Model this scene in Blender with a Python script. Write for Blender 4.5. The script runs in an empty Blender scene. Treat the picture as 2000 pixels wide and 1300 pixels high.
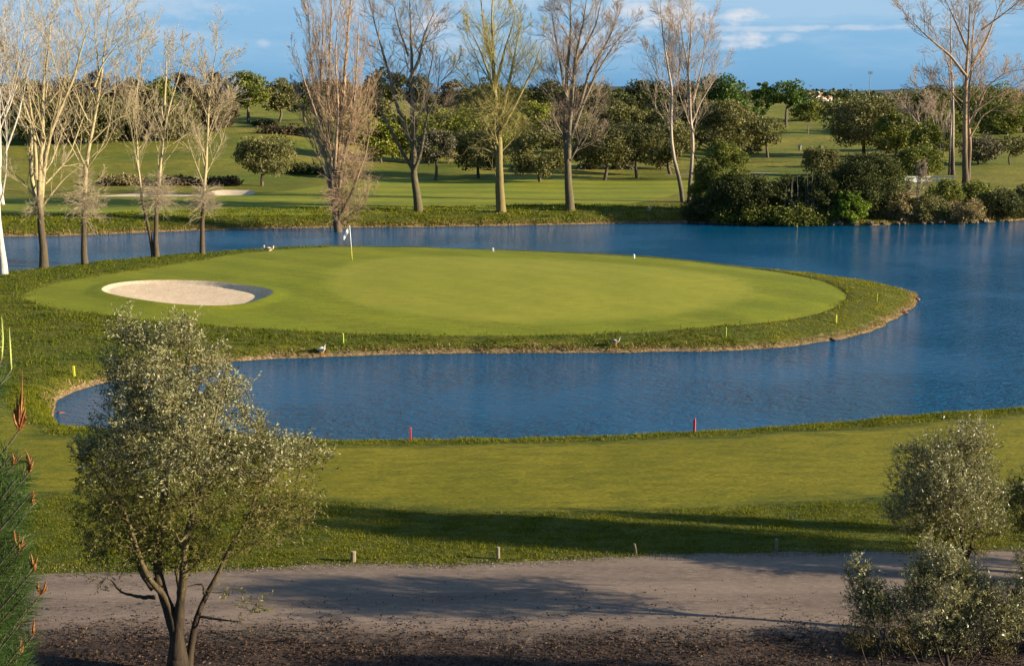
import bpy, math, random
import numpy as np
from mathutils import Vector
from mathutils.geometry import delaunay_2d_cdt

# ------------------------------------------------------------------ camera, sky, sun, exposure
sc = bpy.context.scene
CAMZ, F, PITCH = 12.0, 2400.0, math.atan(465 / 2400)
cd = bpy.data.cameras.new("camera"); cam = bpy.data.objects.new("camera", cd)
sc.collection.objects.link(cam); sc.camera = cam
cd.sensor_width = 36; cd.lens = 36 * F / 2000; cd.clip_start = 0.2; cd.clip_end = 20000
cam.location = (0, 0, CAMZ); cam.rotation_euler = (math.pi / 2 - PITCH, 0, 0)

SUN_EL, SUN_AZ = math.radians(16.5), math.radians(101)          # azimuth from +Y towards +X
EXPO = 1.58
S3 = Vector((math.sin(SUN_AZ) * math.cos(SUN_EL), math.cos(SUN_AZ) * math.cos(SUN_EL), math.sin(SUN_EL)))
ld = bpy.data.lights.new("sun", 'SUN'); sun = bpy.data.objects.new("sun", ld); sc.collection.objects.link(sun)
ld.energy = 5.0; ld.color = (1.0, 0.86, 0.64); ld.angle = math.radians(0.5)
sun.rotation_euler = S3.to_track_quat('Z', 'Y').to_euler()

sc.view_settings.view_transform = 'Standard'; sc.view_settings.look = 'None'
sc.view_settings.exposure = EXPO; sc.view_settings.gamma = 1
sc.render.engine = 'CYCLES'
sc.cycles.max_bounces = 5; sc.cycles.diffuse_bounces = 2; sc.cycles.glossy_bounces = 2
sc.cycles.transmission_bounces = 3; sc.cycles.transparent_max_bounces = 4; sc.cycles.caustics_reflective = False

W = bpy.data.worlds.new("World"); sc.world = W; W.use_nodes = True
nt = W.node_tree; nt.nodes.clear()


class NB:
    """tiny node-building helper"""
    def __init__(s, nt): s.nt = nt
    def n(s, t, **k):
        nd = s.nt.nodes.new(t)
        for a, b in k.items():
            if a.startswith('_'): setattr(nd, a[1:], b)
            else: s.set(nd, a.replace('__', ' '), b)
        return nd
    def set(s, nd, k, v):
        i = nd.inputs[int(k[1:])] if k[0] == 'i' and k[1:].isdigit() else nd.inputs[k]
        if hasattr(v, 'is_linked') or isinstance(v, bpy.types.NodeSocket): s.nt.links.new(v, i)
        else: i.default_value = v
    def m(s, op, a, b=0.0, c=0.0, clamp=False):
        return s.n('ShaderNodeMath', _operation=op, _use_clamp=clamp, i0=a, i1=b, i2=c).outputs[0]
    def mix(s, f, a, b, mode='MIX'):
        nd = s.nt.nodes.new('ShaderNodeMix'); nd.data_type = 'RGBA'; nd.blend_type = mode
        for idx, v in ((0, f), (6, a), (7, b)):
            if isinstance(v, bpy.types.NodeSocket): s.nt.links.new(v, nd.inputs[idx])
            else: nd.inputs[idx].default_value = v if idx == 0 else (tuple(v) + (1,))[:4]
        return nd.outputs[2]
    def ramp(s, f, pts, interp='LINEAR'):
        nd = s.nt.nodes.new('ShaderNodeValToRGB'); s.nt.links.new(f, nd.inputs[0])
        cr = nd.color_ramp; cr.interpolation = interp
        while len(cr.elements) < len(pts): cr.elements.new(0.5)
        for e, (p, c) in zip(cr.elements, pts):
            e.position = p; e.color = (c, c, c, 1) if isinstance(c, (int, float)) else tuple(c) + (1,)
        return nd.outputs[0]
    def mr(s, f, a, b, c=0.0, d=1.0, smooth=False):
        nd = s.nt.nodes.new('ShaderNodeMapRange'); nd.interpolation_type = 'SMOOTHSTEP' if smooth else 'LINEAR'
        s.nt.links.new(f, nd.inputs[0])
        for i, v in enumerate((a, b, c, d)): nd.inputs[i + 1].default_value = v
        return nd.outputs[0]


def build_world():
    b = NB(nt); k = 2 ** -EXPO
    sky = b.n('ShaderNodeTexSky', _sky_type='NISHITA', _sun_disc=False, _sun_elevation=SUN_EL, _sun_rotation=SUN_AZ,
              _altitude=200.0, _air_density=1.0, _dust_density=0.3, _ozone_density=4.0)
    d = b.n('ShaderNodeTexCoord').outputs['Generated']
    sp = b.n('ShaderNodeSeparateXYZ', Vector=d)
    el = b.m('ARCSINE', sp.outputs[2]); az = b.m('ARCTAN2', sp.outputs[0], sp.outputs[1])
    base = b.mix(1.0, sky.outputs[0], (0.055, 0.06, 0.075), 'MULTIPLY')
    blue = b.ramp(b.mr(el, 0.0, 0.6), [(0.0, tuple(v * k for v in (.13, .36, .64))), (0.05, tuple(v * k for v in (.19, .44, .71))),
                                       (0.128, tuple(v * k for v in (.30, .53, .77))), (0.25, tuple(v * k for v in (.10, .34, .66))), (0.45, tuple(v * k for v in (.06, .26, .60))), (1.0, tuple(v * k for v in (.04, .14, .40)))])
    col = b.mix(b.mr(el, 0.5, 1.0, 0.92, 0.4), base, blue)
    # thin veil, streak and small cumulus, all placed by direction in the sky
    wv = b.n('ShaderNodeCombineXYZ', X=b.m('MULTIPLY', az, 7.0), Y=b.m('MULTIPLY', el, 38.0), Z=3.3).outputs[0]
    n1 = b.n('ShaderNodeTexNoise', Vector=wv, Scale=1.0, Detail=6.0, Roughness=0.6).outputs[0]
    veil = b.m('MULTIPLY', b.mr(n1, 0.36, 0.66, 0, 0.85, True), b.mr(el, 0.01, 0.05))
    n2 = b.n('ShaderNodeTexNoise', Vector=b.n('ShaderNodeCombineXYZ', X=b.m('MULTIPLY', az, 60.0), Y=b.m('MULTIPLY', el, 130.0), Z=1.0).outputs[0],
             Scale=1.0, Detail=5.0, Roughness=0.6).outputs[0]
    tot = None
    for (px, py, w, h, s) in [(1430, 42, 34, 12, 1), (1435, 86, 46, 13, 1), (1512, 80, 20, 8, .5), (1225, 28, 70, 18, .9), (1300, 42, 70, 26, 1),
                              (845, 55, 42, 20, 1), (1450, 65, 330, 5, .55), (385, 75, 60, 14, .35), (535, 92, 12, 7, .5), (890, 95, 50, 14, .4), (1150, 85, 80, 26, .55), (990, 20, 110, 14, .4), (700, 30, 90, 14, .35),
                              (300, 30, 160, 18, .35), (60, 88, 90, 12, .25), (-400, 40, 90, 22, .8), (2400, 60, 90, 22, .8)]:
        w, h = w * 1.25, h * 1.2; a0, e0 = (px - 1000) / F, (185 - py) / F
        u = b.m('POWER', b.m('DIVIDE', b.m('SUBTRACT', az, a0), w / F), 2.0)
        v = b.m('POWER', b.m('DIVIDE', b.m('SUBTRACT', el, e0), h / F), 2.0)
        r = b.m('ADD', b.m('ADD', u, v), b.m('MULTIPLY', b.m('SUBTRACT', n2, 0.5), 4.2))
        f = b.m('MULTIPLY', b.mr(r, 1.5, -0.7, 0, 1, True), s)
        tot = f if tot is None else b.m('MAXIMUM', tot, f)
    white = tuple(v * k for v in (.80, .80, .84))
    col = b.mix(veil, col, tuple(v * k for v in (.40, .60, .80)))
    col = b.mix(b.m('MULTIPLY', tot, 0.85), col, white)
    bg = b.n('ShaderNodeBackground', Color=col, Strength=1.0)
    out = b.n('ShaderNodeOutputWorld'); nt.links.new(bg.outputs[0], out.inputs[0])


build_world()

# ------------------------------------------------------------------ pixel rays -> points of the place
cp, sp_ = math.cos(PITCH), math.sin(PITCH)


def ray(px, py):
    a, b_ = (px - 1000) / F, (650 - py) / F
    return np.array([a, cp + b_ * sp_, -sp_ + b_ * cp])


def gz(px, py, z=0.0):
    d = ray(px, py); t = (z - CAMZ) / d[2]
    return np.array([d[0] * t, d[1] * t, z])


def gy(px, py, Y):
    d = ray(px, py); t = Y / d[1]
    return np.array([d[0] * t, Y, CAMZ + d[2] * t])


rng = np.random.default_rng(7); random.seed(7)

# ------------------------------------------------------------------ outlines on the ground
def poly_noise(P, amp, step, seed=0, closed=True):
    r = np.random.default_rng(seed); out = []
    n = len(P)
    for i in range(n if closed else n - 1):
        a, b_ = np.array(P[i][:2]), np.array(P[(i + 1) % n][:2]); L = np.linalg.norm(b_ - a); m = max(1, int(L / step))
        for k in range(m): out.append(a + (b_ - a) * k / m)
    out = np.array(out)
    return out + r.normal(0, amp, out.shape)


def smooth_closed(P, it=2):
    P = np.array([p[:2] for p in P])
    for _ in range(it):
        Q = np.roll(P, -1, 0); P = np.stack([P * .75 + Q * .25, P * .25 + Q * .75], 1).reshape(-1, 2)
    return P


near_edge = [gz(*p, .3) for p in [(116, 826), (160, 834), (240, 842), (400, 849)]] + \
            [gz(*p, .72) + np.array([0, .9, 0]) for p in [(640, 853), (800, 852), (1000, 850), (1200, 844), (1356, 836), (1500, 828), (1600, 820), (1800, 803), (2000, 788)]] + \
            [np.array([34., 50., 0]), np.array([70., 62., 0]), np.array([130., 80., 0])]
far_edge = [gz(*p) for p in [(0, 463), (120, 461), (200, 458), (400, 450), (520, 447), (650, 445), (800, 444), (1000, 441), (1200, 437), (1330, 435), (1500, 438), (1600, 440), (1700, 441), (1780, 438), (1850, 438), (1940, 434), (2000, 430)]]
far_edge = [np.array([-130., 112., 0])] + far_edge + [np.array([75., 120., 0]), np.array([130., 130., 0])]
pen_far = [np.array([-130., 90., 0]), np.array([-60., 80., 0])] + [gz(*p, .82) + np.array([0, 3.2, 0]) for p in [(0, 535), (90, 524), (165, 517), (300, 502), (390, 497), (520, 487), (640, 482), (800, 484), (960, 490), (1100, 495), (1240, 502), (1400, 510), (1600, 527)]] + [gz(1740, 553, .5) + np.array([.3, 1.6, 0])]
pen_front = [gz(*p) for p in [(1796, 577), (1789, 598), (1768, 613), (1735, 632), (1700, 648), (1640, 664), (1550, 677), (1450, 684), (1350, 687), (1200, 689), (1000, 690), (800, 692), (600, 698), (450, 706), (380, 714), (300, 726), (200, 748), (150, 763), (112, 782), (101, 803)]]
WATER = poly_noise(near_edge + far_edge[::-1] + pen_far + pen_front, 0.07, 0.8, 1)

fringe_px = [(40, 577), (75, 595), (140, 608), (220, 618), (330, 632), (480, 642), (650, 650), (800, 655), (950, 656), (1100, 655), (1250, 649), (1400, 638), (1520, 624), (1610, 602), (1652, 580), (1655, 562), (1600, 542), (1500, 528), (1380, 517), (1200, 505), (1000, 494), (850, 488), (700, 486), (600, 488), (480, 497), (380, 512), (280, 527), (160, 545), (70, 560)]
FRINGE = smooth_closed([gz(*p, np.interp(p[1], [490, 560, 620, 656], [.85, .9, .68, .52])) + np.array([0, 2.2 if p[1] < 531 and p[0] > 450 else 0, 0]) for p in fringe_px], 2)
green_px = [(640, 562), (690, 588), (780, 604), (900, 616), (1050, 620), (1200, 616), (1350, 602), (1450, 582), (1478, 562), (1450, 545), (1350, 527), (1200, 514), (1000, 503), (820, 500), (700, 508), (650, 530)]
GREEN = smooth_closed([gz(*p, .9) for p in green_px], 2)
bunk_px = [(195, 566), (225, 556), (300, 551), (400, 553), (470, 560), (525, 567), (538, 573), (520, 582), (475, 594), (410, 597), (330, 593), (250, 583), (205, 574)]
BUNKER = smooth_closed([gz(*p, .85) for p in bunk_px], 2)
FAIR = poly_noise([gz(*p, .75) for p in [(-900, 700), (-200, 740), (30, 800), (90, 850), (300, 880), (640, 872), (800, 870), (1100, 866), (1400, 853), (1700, 836), (2000, 812), (2500, 780), (3200, 760), (3200, 900), (2300, 925), (2000, 950), (1700, 975), (1500, 990), (1200, 1002), (900, 1003), (700, 985), (400, 965), (-900, 960)]], .05, 1.0, 2)
ROAD = poly_noise([gz(*p, .8) for p in [(-900, 1150), (-200, 1140), (60, 1126), (300, 1122), (560, 1112), (700, 1106), (960, 1106), (1100, 1098), (1240, 1091), (1500, 1086), (1700, 1083), (2000, 1078), (3200, 1060), (3200, 1262), (2000, 1256), (1500, 1250), (1000, 1258), (500, 1246), (100, 1240), (-900, 1250)]], .05, .5, 3)
SOIL = poly_noise([gz(*p, .9) for p in [(-1500, 1200), (3500, 1200)]] + [np.array([30., 8., 0]), np.array([-30., 8., 0])], .08, .7, 4)
FBUNK = smooth_closed([gz(*p, 1.2) for p in [(398, 380), (405, 374), (430, 370), (460, 370), (490, 371), (500, 375), (495, 380), (450, 382)]], 2)
FSTRIP = smooth_closed([gz(*p, 1.2) for p in [(170, 384), (230, 380), (290, 377), (400, 379), (398, 382), (300, 383)]], 1)
FAIRFAR = smooth_closed([gz(*p, 1.2) for p in [(-400, 405), (-400, 378), (150, 386), (500, 384), (700, 352), (900, 344), (1200, 350), (1360, 350), (1360, 372), (1200, 405), (900, 408), (500, 415), (100, 418)]], 2)
PATHR = smooth_closed([gz(*p, 1.4) for p in [(1300, 338), (1520, 334), (1520, 337), (1300, 342)]], 1)


def inside(poly, P):
    c = np.zeros(len(P), bool); n = len(poly)
    x, y = P[:, 0], P[:, 1]
    for i in range(n):
        x1, y1 = poly[i]; x2, y2 = poly[(i + 1) % n]
        if y1 == y2: continue
        c ^= ((y1 > y) != (y2 > y)) & (x < (x2 - x1) * (y - y1) / (y2 - y1) + x1)
    return c


def dist(poly, P):
    d = np.full(len(P), 1e9); n = len(poly)
    for i in range(n):
        a = poly[i]; b_ = poly[(i + 1) % n]; ab = b_ - a; L = (ab ** 2).sum() + 1e-12
        t = np.clip(((P - a) @ ab) / L, 0, 1); q = P - a - t[:, None] * ab
        np.minimum(d, (q ** 2).sum(1), out=d)
    return np.sqrt(d)


def sdf(poly, P, lim=None):            # >0 outside the polygon
    P = np.asarray(P, float)
    d = dist(poly, P); return np.where(inside(poly, P), -d, d)


class Grid:
    """signed distance sampled on a grid, read back by bilinear lookup"""
    def __init__(s, poly, lo, hi, st):
        s.lo, s.st = np.array(lo, float), st; s.nx = int((hi[0] - lo[0]) / st) + 2; s.ny = int((hi[1] - lo[1]) / st) + 2
        X, Y = np.meshgrid(lo[0] + np.arange(s.nx) * st, lo[1] + np.arange(s.ny) * st)
        P = np.stack([X.ravel(), Y.ravel()], 1); s.g = sdf(poly, P).reshape(s.ny, s.nx)
    def __call__(s, P):
        q = (np.asarray(P, float) - s.lo) / s.st
        x = np.clip(q[:, 0], 0, s.nx - 1.001); y = np.clip(q[:, 1], 0, s.ny - 1.001); i = x.astype(int); j = y.astype(int); u = x - i; v = y - j
        g = s.g; return (g[j, i] * (1 - u) + g[j, i + 1] * u) * (1 - v) + (g[j + 1, i] * (1 - u) + g[j + 1, i + 1] * u) * v


def grid_of(poly, pad, st):
    return Grid(poly, poly.min(0) - pad, poly.max(0) + pad, st)


def sst(a, b_, x):
    t = np.clip((x - a) / (b_ - a), 0, 1); return t * t * (3 - 2 * t)


GW = Grid(WATER, (-110, 36), (110, 134), .4); GF = grid_of(FRINGE, 8, .3); GG = grid_of(GREEN, 6, .3); GFA = Grid(FAIR, (-40, 24), (40, 50), .3); GB = grid_of(BUNKER, 3, .12)


def wob(x, y, s, seed=0):
    r = np.random.default_rng(seed); o = 0
    for k in range(6):
        a = r.uniform(0, 6.28); f = r.uniform(.6, 1.7) / s; o = o + np.sin((x * math.cos(a) + y * math.sin(a)) * f * 2 * math.pi + r.uniform(0, 6.28))
    return o / 3.5


def land(x, y):
    near = np.interp(y, [-50, 10, 22, 27, 33, 45, 55, 58, 63, 75, 92, 108, 125], [2.0, 1.5, 1.05, .9, .82, .75, .56, .56, .68, .95, .85, .9, 1.15])
    left = np.interp(y, [125, 150, 165, 185, 208, 240, 300, 420, 700, 1500, 4000], [1.15, 1.2, 1.6, 3.2, 4.7, 5.2, 6.1, 6.8, 7, 8, 9])
    mid = np.interp(y, [125, 160, 220, 300, 420, 700, 1500, 4000], [1.15, 1.3, 2.0, 3.6, 5.0, 6.5, 7.5, 9])
    right = np.interp(y, [125, 160, 220, 350, 500, 900, 1500, 4000], [1.15, 1.25, 1.5, 2.6, 3.8, 5.6, 7.2, 9])
    a = x / np.maximum(y, 1)
    wl = 1 - sst(-.19, -.08, a); wr = sst(.08, .2, a)
    far = left * wl + right * wr + mid * (1 - wl - wr)
    h = np.where(y < 125, near, far)
    h = h + wob(x, y, 30, 5) * np.interp(y, [0, 125, 200, 400], [.02, .04, .3, .7]) + wob(x, y, 8, 6) * .02
    return h


def height(P):
    P = np.asarray(P, float); x, y = P[:, 0], P[:, 1]
    L = land(x, y); s = np.full(len(P), 50.0)
    m = (y > 35) & (y < 140) & (np.abs(x) < 140)
    s[m] = GW(P[m])
    w = np.where((y < 70) & (y > 52), .62, np.where(y > 100, 1.6, np.where(y < 52, .7, 1.2)))
    w = w + np.where((y > 52) & (y < 92), 2.0 * sst(9, 17, x), 0)
    h = np.where(s < 0, np.maximum(-1.2, s * .5), .07 * sst(0, .1, s) + (L - .07) * (1 - np.exp(-np.maximum(s, 0) / w)))
    m = (y > 55) & (y < 100)
    if m.any():
        q = P[m]; sf = GF(q); h[m] += .08 * sst(0, .25, sf) * sst(0, 2, s[m])
        h[m] += .10 * sst(0, 6, -GG(q))
        sb = -GB(q)
        bx = BUNKER[:, 0]; tt = np.clip((q[:, 0] - bx.min()) / (bx.max() - bx.min()), 0, 1)
        h[m] += .10 * sst(-1.2, 0, sb) * (sb < 0) + np.where(sb > 0, .10 - (.14 + .24 * tt ** 1.5) * sst(0, .35, sb) - .12 * sst(.3, 2.5, sb), 0)
    m = (y > 130) & (y < 150)
    if m.any(): h[m] -= .4 * sst(0, .6, -sdf(FBUNK, P[m])) 
    return h


def hz(x, y): return float(height(np.array([[x, y]]))[0])


def ground(px, py):
    """where the ray through a pixel meets the terrain"""
    d = ray(px, py); t = np.concatenate([np.arange(20, 130, .25), np.geomspace(130, 4500, 1500)])
    P = np.stack([d[0] * t, d[1] * t], 1); z = CAMZ + d[2] * t - height(P)
    i = int(np.argmax(z < 0)) if (z < 0).any() else len(t) - 1
    a, b_ = t[max(i - 1, 0)], t[i]
    for _ in range(14):
        m = (a + b_) / 2
        if CAMZ + d[2] * m - hz(d[0] * m, d[1] * m) < 0: b_ = m
        else: a = m
    m = (a + b_) / 2
    return np.array([d[0] * m, d[1] * m, hz(d[0] * m, d[1] * m)])


# ------------------------------------------------------------------ object helpers
def tag(o, label=None, cat=None, group=None, kind=None):
    if label: o['label'] = label
    if cat: o['category'] = cat
    if group: o['group'] = group
    if kind: o['kind'] = kind
    return o


def mesh(name, V, Fc, mat, parent=None, smooth=False, rnd=None, loc=None):
    V = np.asarray(V, np.float32).reshape(-1, 3); me = bpy.data.meshes.new(name)
    if isinstance(Fc, np.ndarray):
        nf, k = Fc.shape
        me.vertices.add(len(V)); me.vertices.foreach_set('co', V.ravel())
        me.loops.add(nf * k); me.loops.foreach_set('vertex_index', Fc.astype(np.int32).ravel())
        me.polygons.add(nf); me.polygons.foreach_set('loop_start', np.arange(nf, dtype=np.int32) * k)
        me.update(calc_edges=True)
    else:
        me.from_pydata(V.tolist(), [], [list(f) for f in Fc]); me.update()
    if rnd is not None:
        at = me.attributes.new('rnd', 'FLOAT', 'FACE'); at.data.foreach_set('value', np.asarray(rnd, np.float32))
    if smooth: me.polygons.foreach_set('use_smooth', np.ones(len(me.polygons), bool))
    me.materials.append(mat)
    o = bpy.data.objects.new(name, me); sc.collection.objects.link(o)
    if parent: o.parent = parent
    if loc is not None: o.location = loc
    return o


def empty(name, loc, label=None, cat=None, group=None, rz=0):
    o = bpy.data.objects.new(name, None); sc.collection.objects.link(o); o.location = tuple(loc); o.rotation_euler = (0, 0, rz)
    o.empty_display_size = .3
    return tag(o, label, cat, group)


class Geo:
    """collects quads/tris in numpy"""
    def __init__(s): s.v = []; s.f = []; s.n = 0
    def add(s, V, Fc):
        V = np.asarray(V, float).reshape(-1, 3); s.v.append(V); s.f += [tuple(i + s.n for i in f) for f in Fc]; s.n += len(V)
    def box(s, c, d, rz=0, top=1.0):
        x, y, z = [k / 2 for k in d]; P = []
        for sz, t in ((-1, 1), (1, top)):
            for a, b_ in ((-1, -1), (1, -1), (1, 1), (-1, 1)): P.append([a * x * t, b_ * y * t, sz * z])
        P = np.array(P); ca, sa = math.cos(rz), math.sin(rz)
        P = P @ np.array([[ca, sa, 0], [-sa, ca, 0], [0, 0, 1]]) + np.array(c)
        s.add(P, [(0, 3, 2, 1), (4, 5, 6, 7), (0, 1, 5, 4), (1, 2, 6, 5), (2, 3, 7, 6), (3, 0, 4, 7)])
    def tube(s, pts, rad, k=6, cap=True):
        V, Fc = tubes(np.array([pts], float), np.array([rad], float), k)
        s.v.append(V); s.f += [tuple(i + s.n for i in f) for f in Fc.tolist()]; n0 = s.n; s.n += len(V)
        if cap: s.f.append(tuple(range(n0 + k - 1, n0 - 1, -1))); s.f.append(tuple(range(s.n - k, s.n)))
    def make(s, name, mat, parent=None, smooth=False, loc=None):
        return mesh(name, np.concatenate(s.v), s.f, mat, parent, smooth, loc=loc)


def tubes(P, R, k=5):
    """P (N,n,3) polylines, R (N,n) radii -> verts, quad faces"""
    N, n, _ = P.shape
    T = np.gradient(P, axis=1); T /= np.linalg.norm(T, axis=2, keepdims=True) + 1e-9
    ax = T.mean(1); ref = np.where(np.abs(ax[:, 2:3]) > .8, np.array([[1., .3, 0]]), np.array([[0, 0, 1.]]))
    U = np.cross(T, ref[:, None, :]); U /= np.linalg.norm(U, axis=2, keepdims=True) + 1e-9
    B = np.cross(T, U); a = np.arange(k) * 2 * math.pi / k
    V = P[:, :, None, :] + R[:, :, None, None] * (U[:, :, None, :] * np.cos(a)[None, None, :, None] + B[:, :, None, :] * np.sin(a)[None, None, :, None])
    base = (np.arange(N) * n * k)[:, None, None]; ring = (np.arange(n - 1) * k)[None, :, None]; j = np.arange(k)[None, None, :]; j2 = (j + 1) % k
    Fc = np.stack([base + ring + j, base + ring + j2, base + ring + k + j2, base + ring + k + j], -1).reshape(-1, 4)
    return V.reshape(-1, 3), Fc


# ------------------------------------------------------------------ materials
def newmat(name):
    m = bpy.data.materials.new(name); m.use_nodes = True; m.node_tree.nodes.clear(); return m, NB(m.node_tree)


def finish(b, sh, disp=None):
    o = b.n('ShaderNodeOutputMaterial'); b.nt.links.new(sh, o.inputs[0])


def grass_mat(name, c1, c2, c3, sx=1.0, sy=1.0, fine=30.0, bump=.4, bd=.03, mud=False, stripes=None, patch=.12, rough=.9, blend=None):
    m, b = newmat(name)
    pos = b.n('ShaderNodeNewGeometry').outputs['Position']
    mp = b.n('ShaderNodeMapping', Vector=pos, Scale=(sx, sy, 1)).outputs[0]
    big = b.n('ShaderNodeTexNoise', Vector=pos, Scale=patch, Detail=4.0, Roughness=.6).outputs[0]
    mid = b.n('ShaderNodeTexNoise', Vector=mp, Scale=2.2, Detail=5.0, Roughness=.65).outputs[0]
    fin = b.n('ShaderNodeTexNoise', Vector=mp, Scale=fine, Detail=3.0, Roughness=.7).outputs[0]
    col = b.mix(b.mr(big, .35, .65, 0, 1, True), c1, c2)
    col = b.mix(b.mr(mid, .38, .72, 0, .8, True), col, c3)
    if blend:            # the neighbouring kind of turf takes over across a mottled, uneven border
        an, d1, d2, d3, lo_, hi_, wn = blend
        dd = b.n('ShaderNodeAttribute', _attribute_name=an, _attribute_type='GEOMETRY').outputs['Fac']
        mo = b.n('ShaderNodeTexNoise', Vector=mp, Scale=1.1, Detail=5.0, Roughness=.7).outputs[0]
        other = b.mix(b.mr(mid, .38, .72, 0, .8, True), b.mix(b.mr(big, .35, .65, 0, 1, True), d1, d2), d3)
        col = b.mix(b.mr(b.m('ADD', dd, b.m('MULTIPLY', b.m('SUBTRACT', mo, .5), wn)), lo_, hi_, 0, 1, True), col, other)
    col = b.mix(1.0, col, b.ramp(fin, [(.25, .62), (.75, 1.38)]), 'MULTIPLY')
    if stripes:
        w, ang, amt = stripes
        s = b.n('ShaderNodeSeparateXYZ', Vector=pos)
        t = b.m('ADD', b.m('MULTIPLY', s.outputs[0], math.cos(ang) / w), b.m('MULTIPLY', s.outputs[1], math.sin(ang) / w))
        t = b.m('ADD', t, b.m('MULTIPLY', b.m('SUBTRACT', big, .5), .7))
        f = b.mr(b.m('SINE', b.m('MULTIPLY', t, math.pi)), -.5, .5, 1 - amt, 1 + amt, True)
        col = b.mix(1.0, col, b.n('ShaderNodeCombineColor', Red=f, Green=f, Blue=f).outputs[0], 'MULTIPLY')
    if mud:
        z = b.n('ShaderNodeSeparateXYZ', Vector=pos).outputs[2]
        mm = b.n('ShaderNodeTexNoise', Vector=pos, Scale=2.6, Detail=5.0, Roughness=.75).outputs[0]
        zz = b.m('ADD', z, b.m('MULTIPLY', b.m('SUBTRACT', mm, .5), .55))
        mudc = b.mix(b.mr(fin, .3, .7), (.10, .062, .03), (.30, .21, .11))
        col = b.mix(b.mr(zz, .24, .13, 0, 1, True), col, mudc)
        col = b.mix(b.mr(z, .03, .0), col, (.03, .028, .015))
    hsum = b.m('ADD', b.m('MULTIPLY', mid, 1.6), b.m('MULTIPLY', fin, .5))
    bm = b.n('ShaderNodeBump', Strength=bump, Distance=bd, Height=hsum).outputs[0]
    # blades stand up: grass scatters low sun more evenly than a flat sheet
    p = b.n('ShaderNodeBsdfPrincipled', Base__Color=col, Roughness=rough, Normal=bm); p.inputs['Specular IOR Level'].default_value = .15
    
    finish(b, p.outputs[0]); return m


M = {}
M['rough'] = grass_mat('rough_grass', (.068, .080, .006), (.115, .108, .009), (.038, .052, .004), .5, 1.6, 9, 1.0, .16, mud=True, patch=.35, blend=('fd', (.130, .120, .006), (.165, .142, .009), (.088, .092, .005), .1, -.7, 1.8))
M['far_rough'] = grass_mat('meadow_grass', (.095, .115, .008), (.20, .165, .022), (.07, .080, .010), .3, 1.4, 1.6, .7, .3, patch=.045)
M['fair'] = grass_mat('fairway_grass', (.130, .120, .006), (.165, .142, .009), (.088, .092, .005), .35, 1.3, 18, .9, .07, patch=.25, blend=('fd', (.068, .080, .006), (.115, .108, .009), (.038, .052, .004), -.7, .1, 1.8))
M['fairfar'] = grass_mat('far_fairway_grass', (.135, .155, .009), (.185, .185, .013), (.105, .125, .008), .2, 1.0, 8, .3, .03, stripes=(3.5, 1.5, .1))
M['fringe'] = grass_mat('apron_grass', (.128, .146, .006), (.158, .163, .008), (.098, .118, .005), .4, 1.2, 16, .4, .03, stripes=(2.2, .9, .06), patch=.2, blend=('gd', (.186, .190, .016), (.212, .203, .020), (.155, .166, .013), .9, -.9, .8))
M['green'] = grass_mat('green_grass', (.186, .190, .016), (.212, .203, .020), (.155, .166, .013), .5, .8, 40, .15, .01, stripes=(1.3, .75, .02), patch=.2, blend=('gd', (.128, .146, .006), (.158, .163, .008), (.098, .118, .005), -.9, .9, .8))


def noise_mat(name, c1, c2, scale=3, bump=.5, bd=.02, rough=.9, c3=None, fs=25, spec=.2, stretch=(1, 1, 1), blend=None):
    m, b = newmat(name)
    pos = b.n('ShaderNodeMapping', Vector=b.n('ShaderNodeNewGeometry').outputs['Position'], Scale=stretch).outputs[0]
    n = b.n('ShaderNodeTexNoise', Vector=pos, Scale=scale, Detail=6.0, Roughness=.65).outputs[0]
    f = b.n('ShaderNodeTexNoise', Vector=pos, Scale=fs, Detail=4.0, Roughness=.7).outputs[0]
    col = b.mix(b.mr(n, .35, .65, 0, 1, True), c1, c2)
    if c3: col = b.mix(b.mr(f, .55, .68, 0, 1, True), col, c3)
    if blend:            # soil and gravel run into each other over an uneven strip
        an, d1, d2, lo_, hi_, wn = blend
        dd = b.n('ShaderNodeAttribute', _attribute_name=an, _attribute_type='GEOMETRY').outputs['Fac']
        mo = b.n('ShaderNodeTexNoise', Vector=pos, Scale=1.7, Detail=6.0, Roughness=.75).outputs[0]
        col = b.mix(b.mr(b.m('ADD', dd, b.m('MULTIPLY', b.m('SUBTRACT', mo, .5), wn)), lo_, hi_, 0, 1, True), col, b.mix(b.mr(n, .35, .65, 0, 1, True), d1, d2))
    col = b.mix(1.0, col, b.ramp(f, [(.3, .75), (.7, 1.2)]), 'MULTIPLY')
    bm = b.n('ShaderNodeBump', Strength=bump, Distance=bd, Height=b.m('ADD', n, f)).outputs[0]
    p = b.n('ShaderNodeBsdfPrincipled', Base__Color=col, Roughness=rough, Normal=bm); p.inputs['Specular IOR Level'].default_value = spec
    finish(b, p.outputs[0]); return m


M['sand'] = noise_mat('bunker_sand', (.52, .40, .27), (.46, .35, .23), 1.5, .4, .03, fs=9, c3=(.56, .44, .31))
M['road'] = noise_mat('compacted_gravel', (.190, .140, .106), (.120, .088, .068), .8, .5, .02, fs=30, c3=(.22, .17, .13), stretch=(.16, 1.3, 1), blend=('rd', (.075, .046, .032), (.03, .019, .013), .75, -.55, 1.7))
M['soil'] = noise_mat('earth_with_leaf_litter', (.062, .038, .026), (.022, .014, .010), 1.3, 1.0, .07, fs=9, c3=(.085, .052, .035), stretch=(.6, 1, 1), blend=('rd', (.16, .12, .09), (.105, .078, .06), -.75, .35, 1.7))
M['rock'] = noise_mat('stone', (.17, .135, .10), (.09, .07, .05), 4, .6, .03, fs=20)
M['redrock'] = noise_mat('reddish_stone', (.22, .10, .06), (.13, .06, .04), 4, .6, .03, fs=20)


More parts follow.
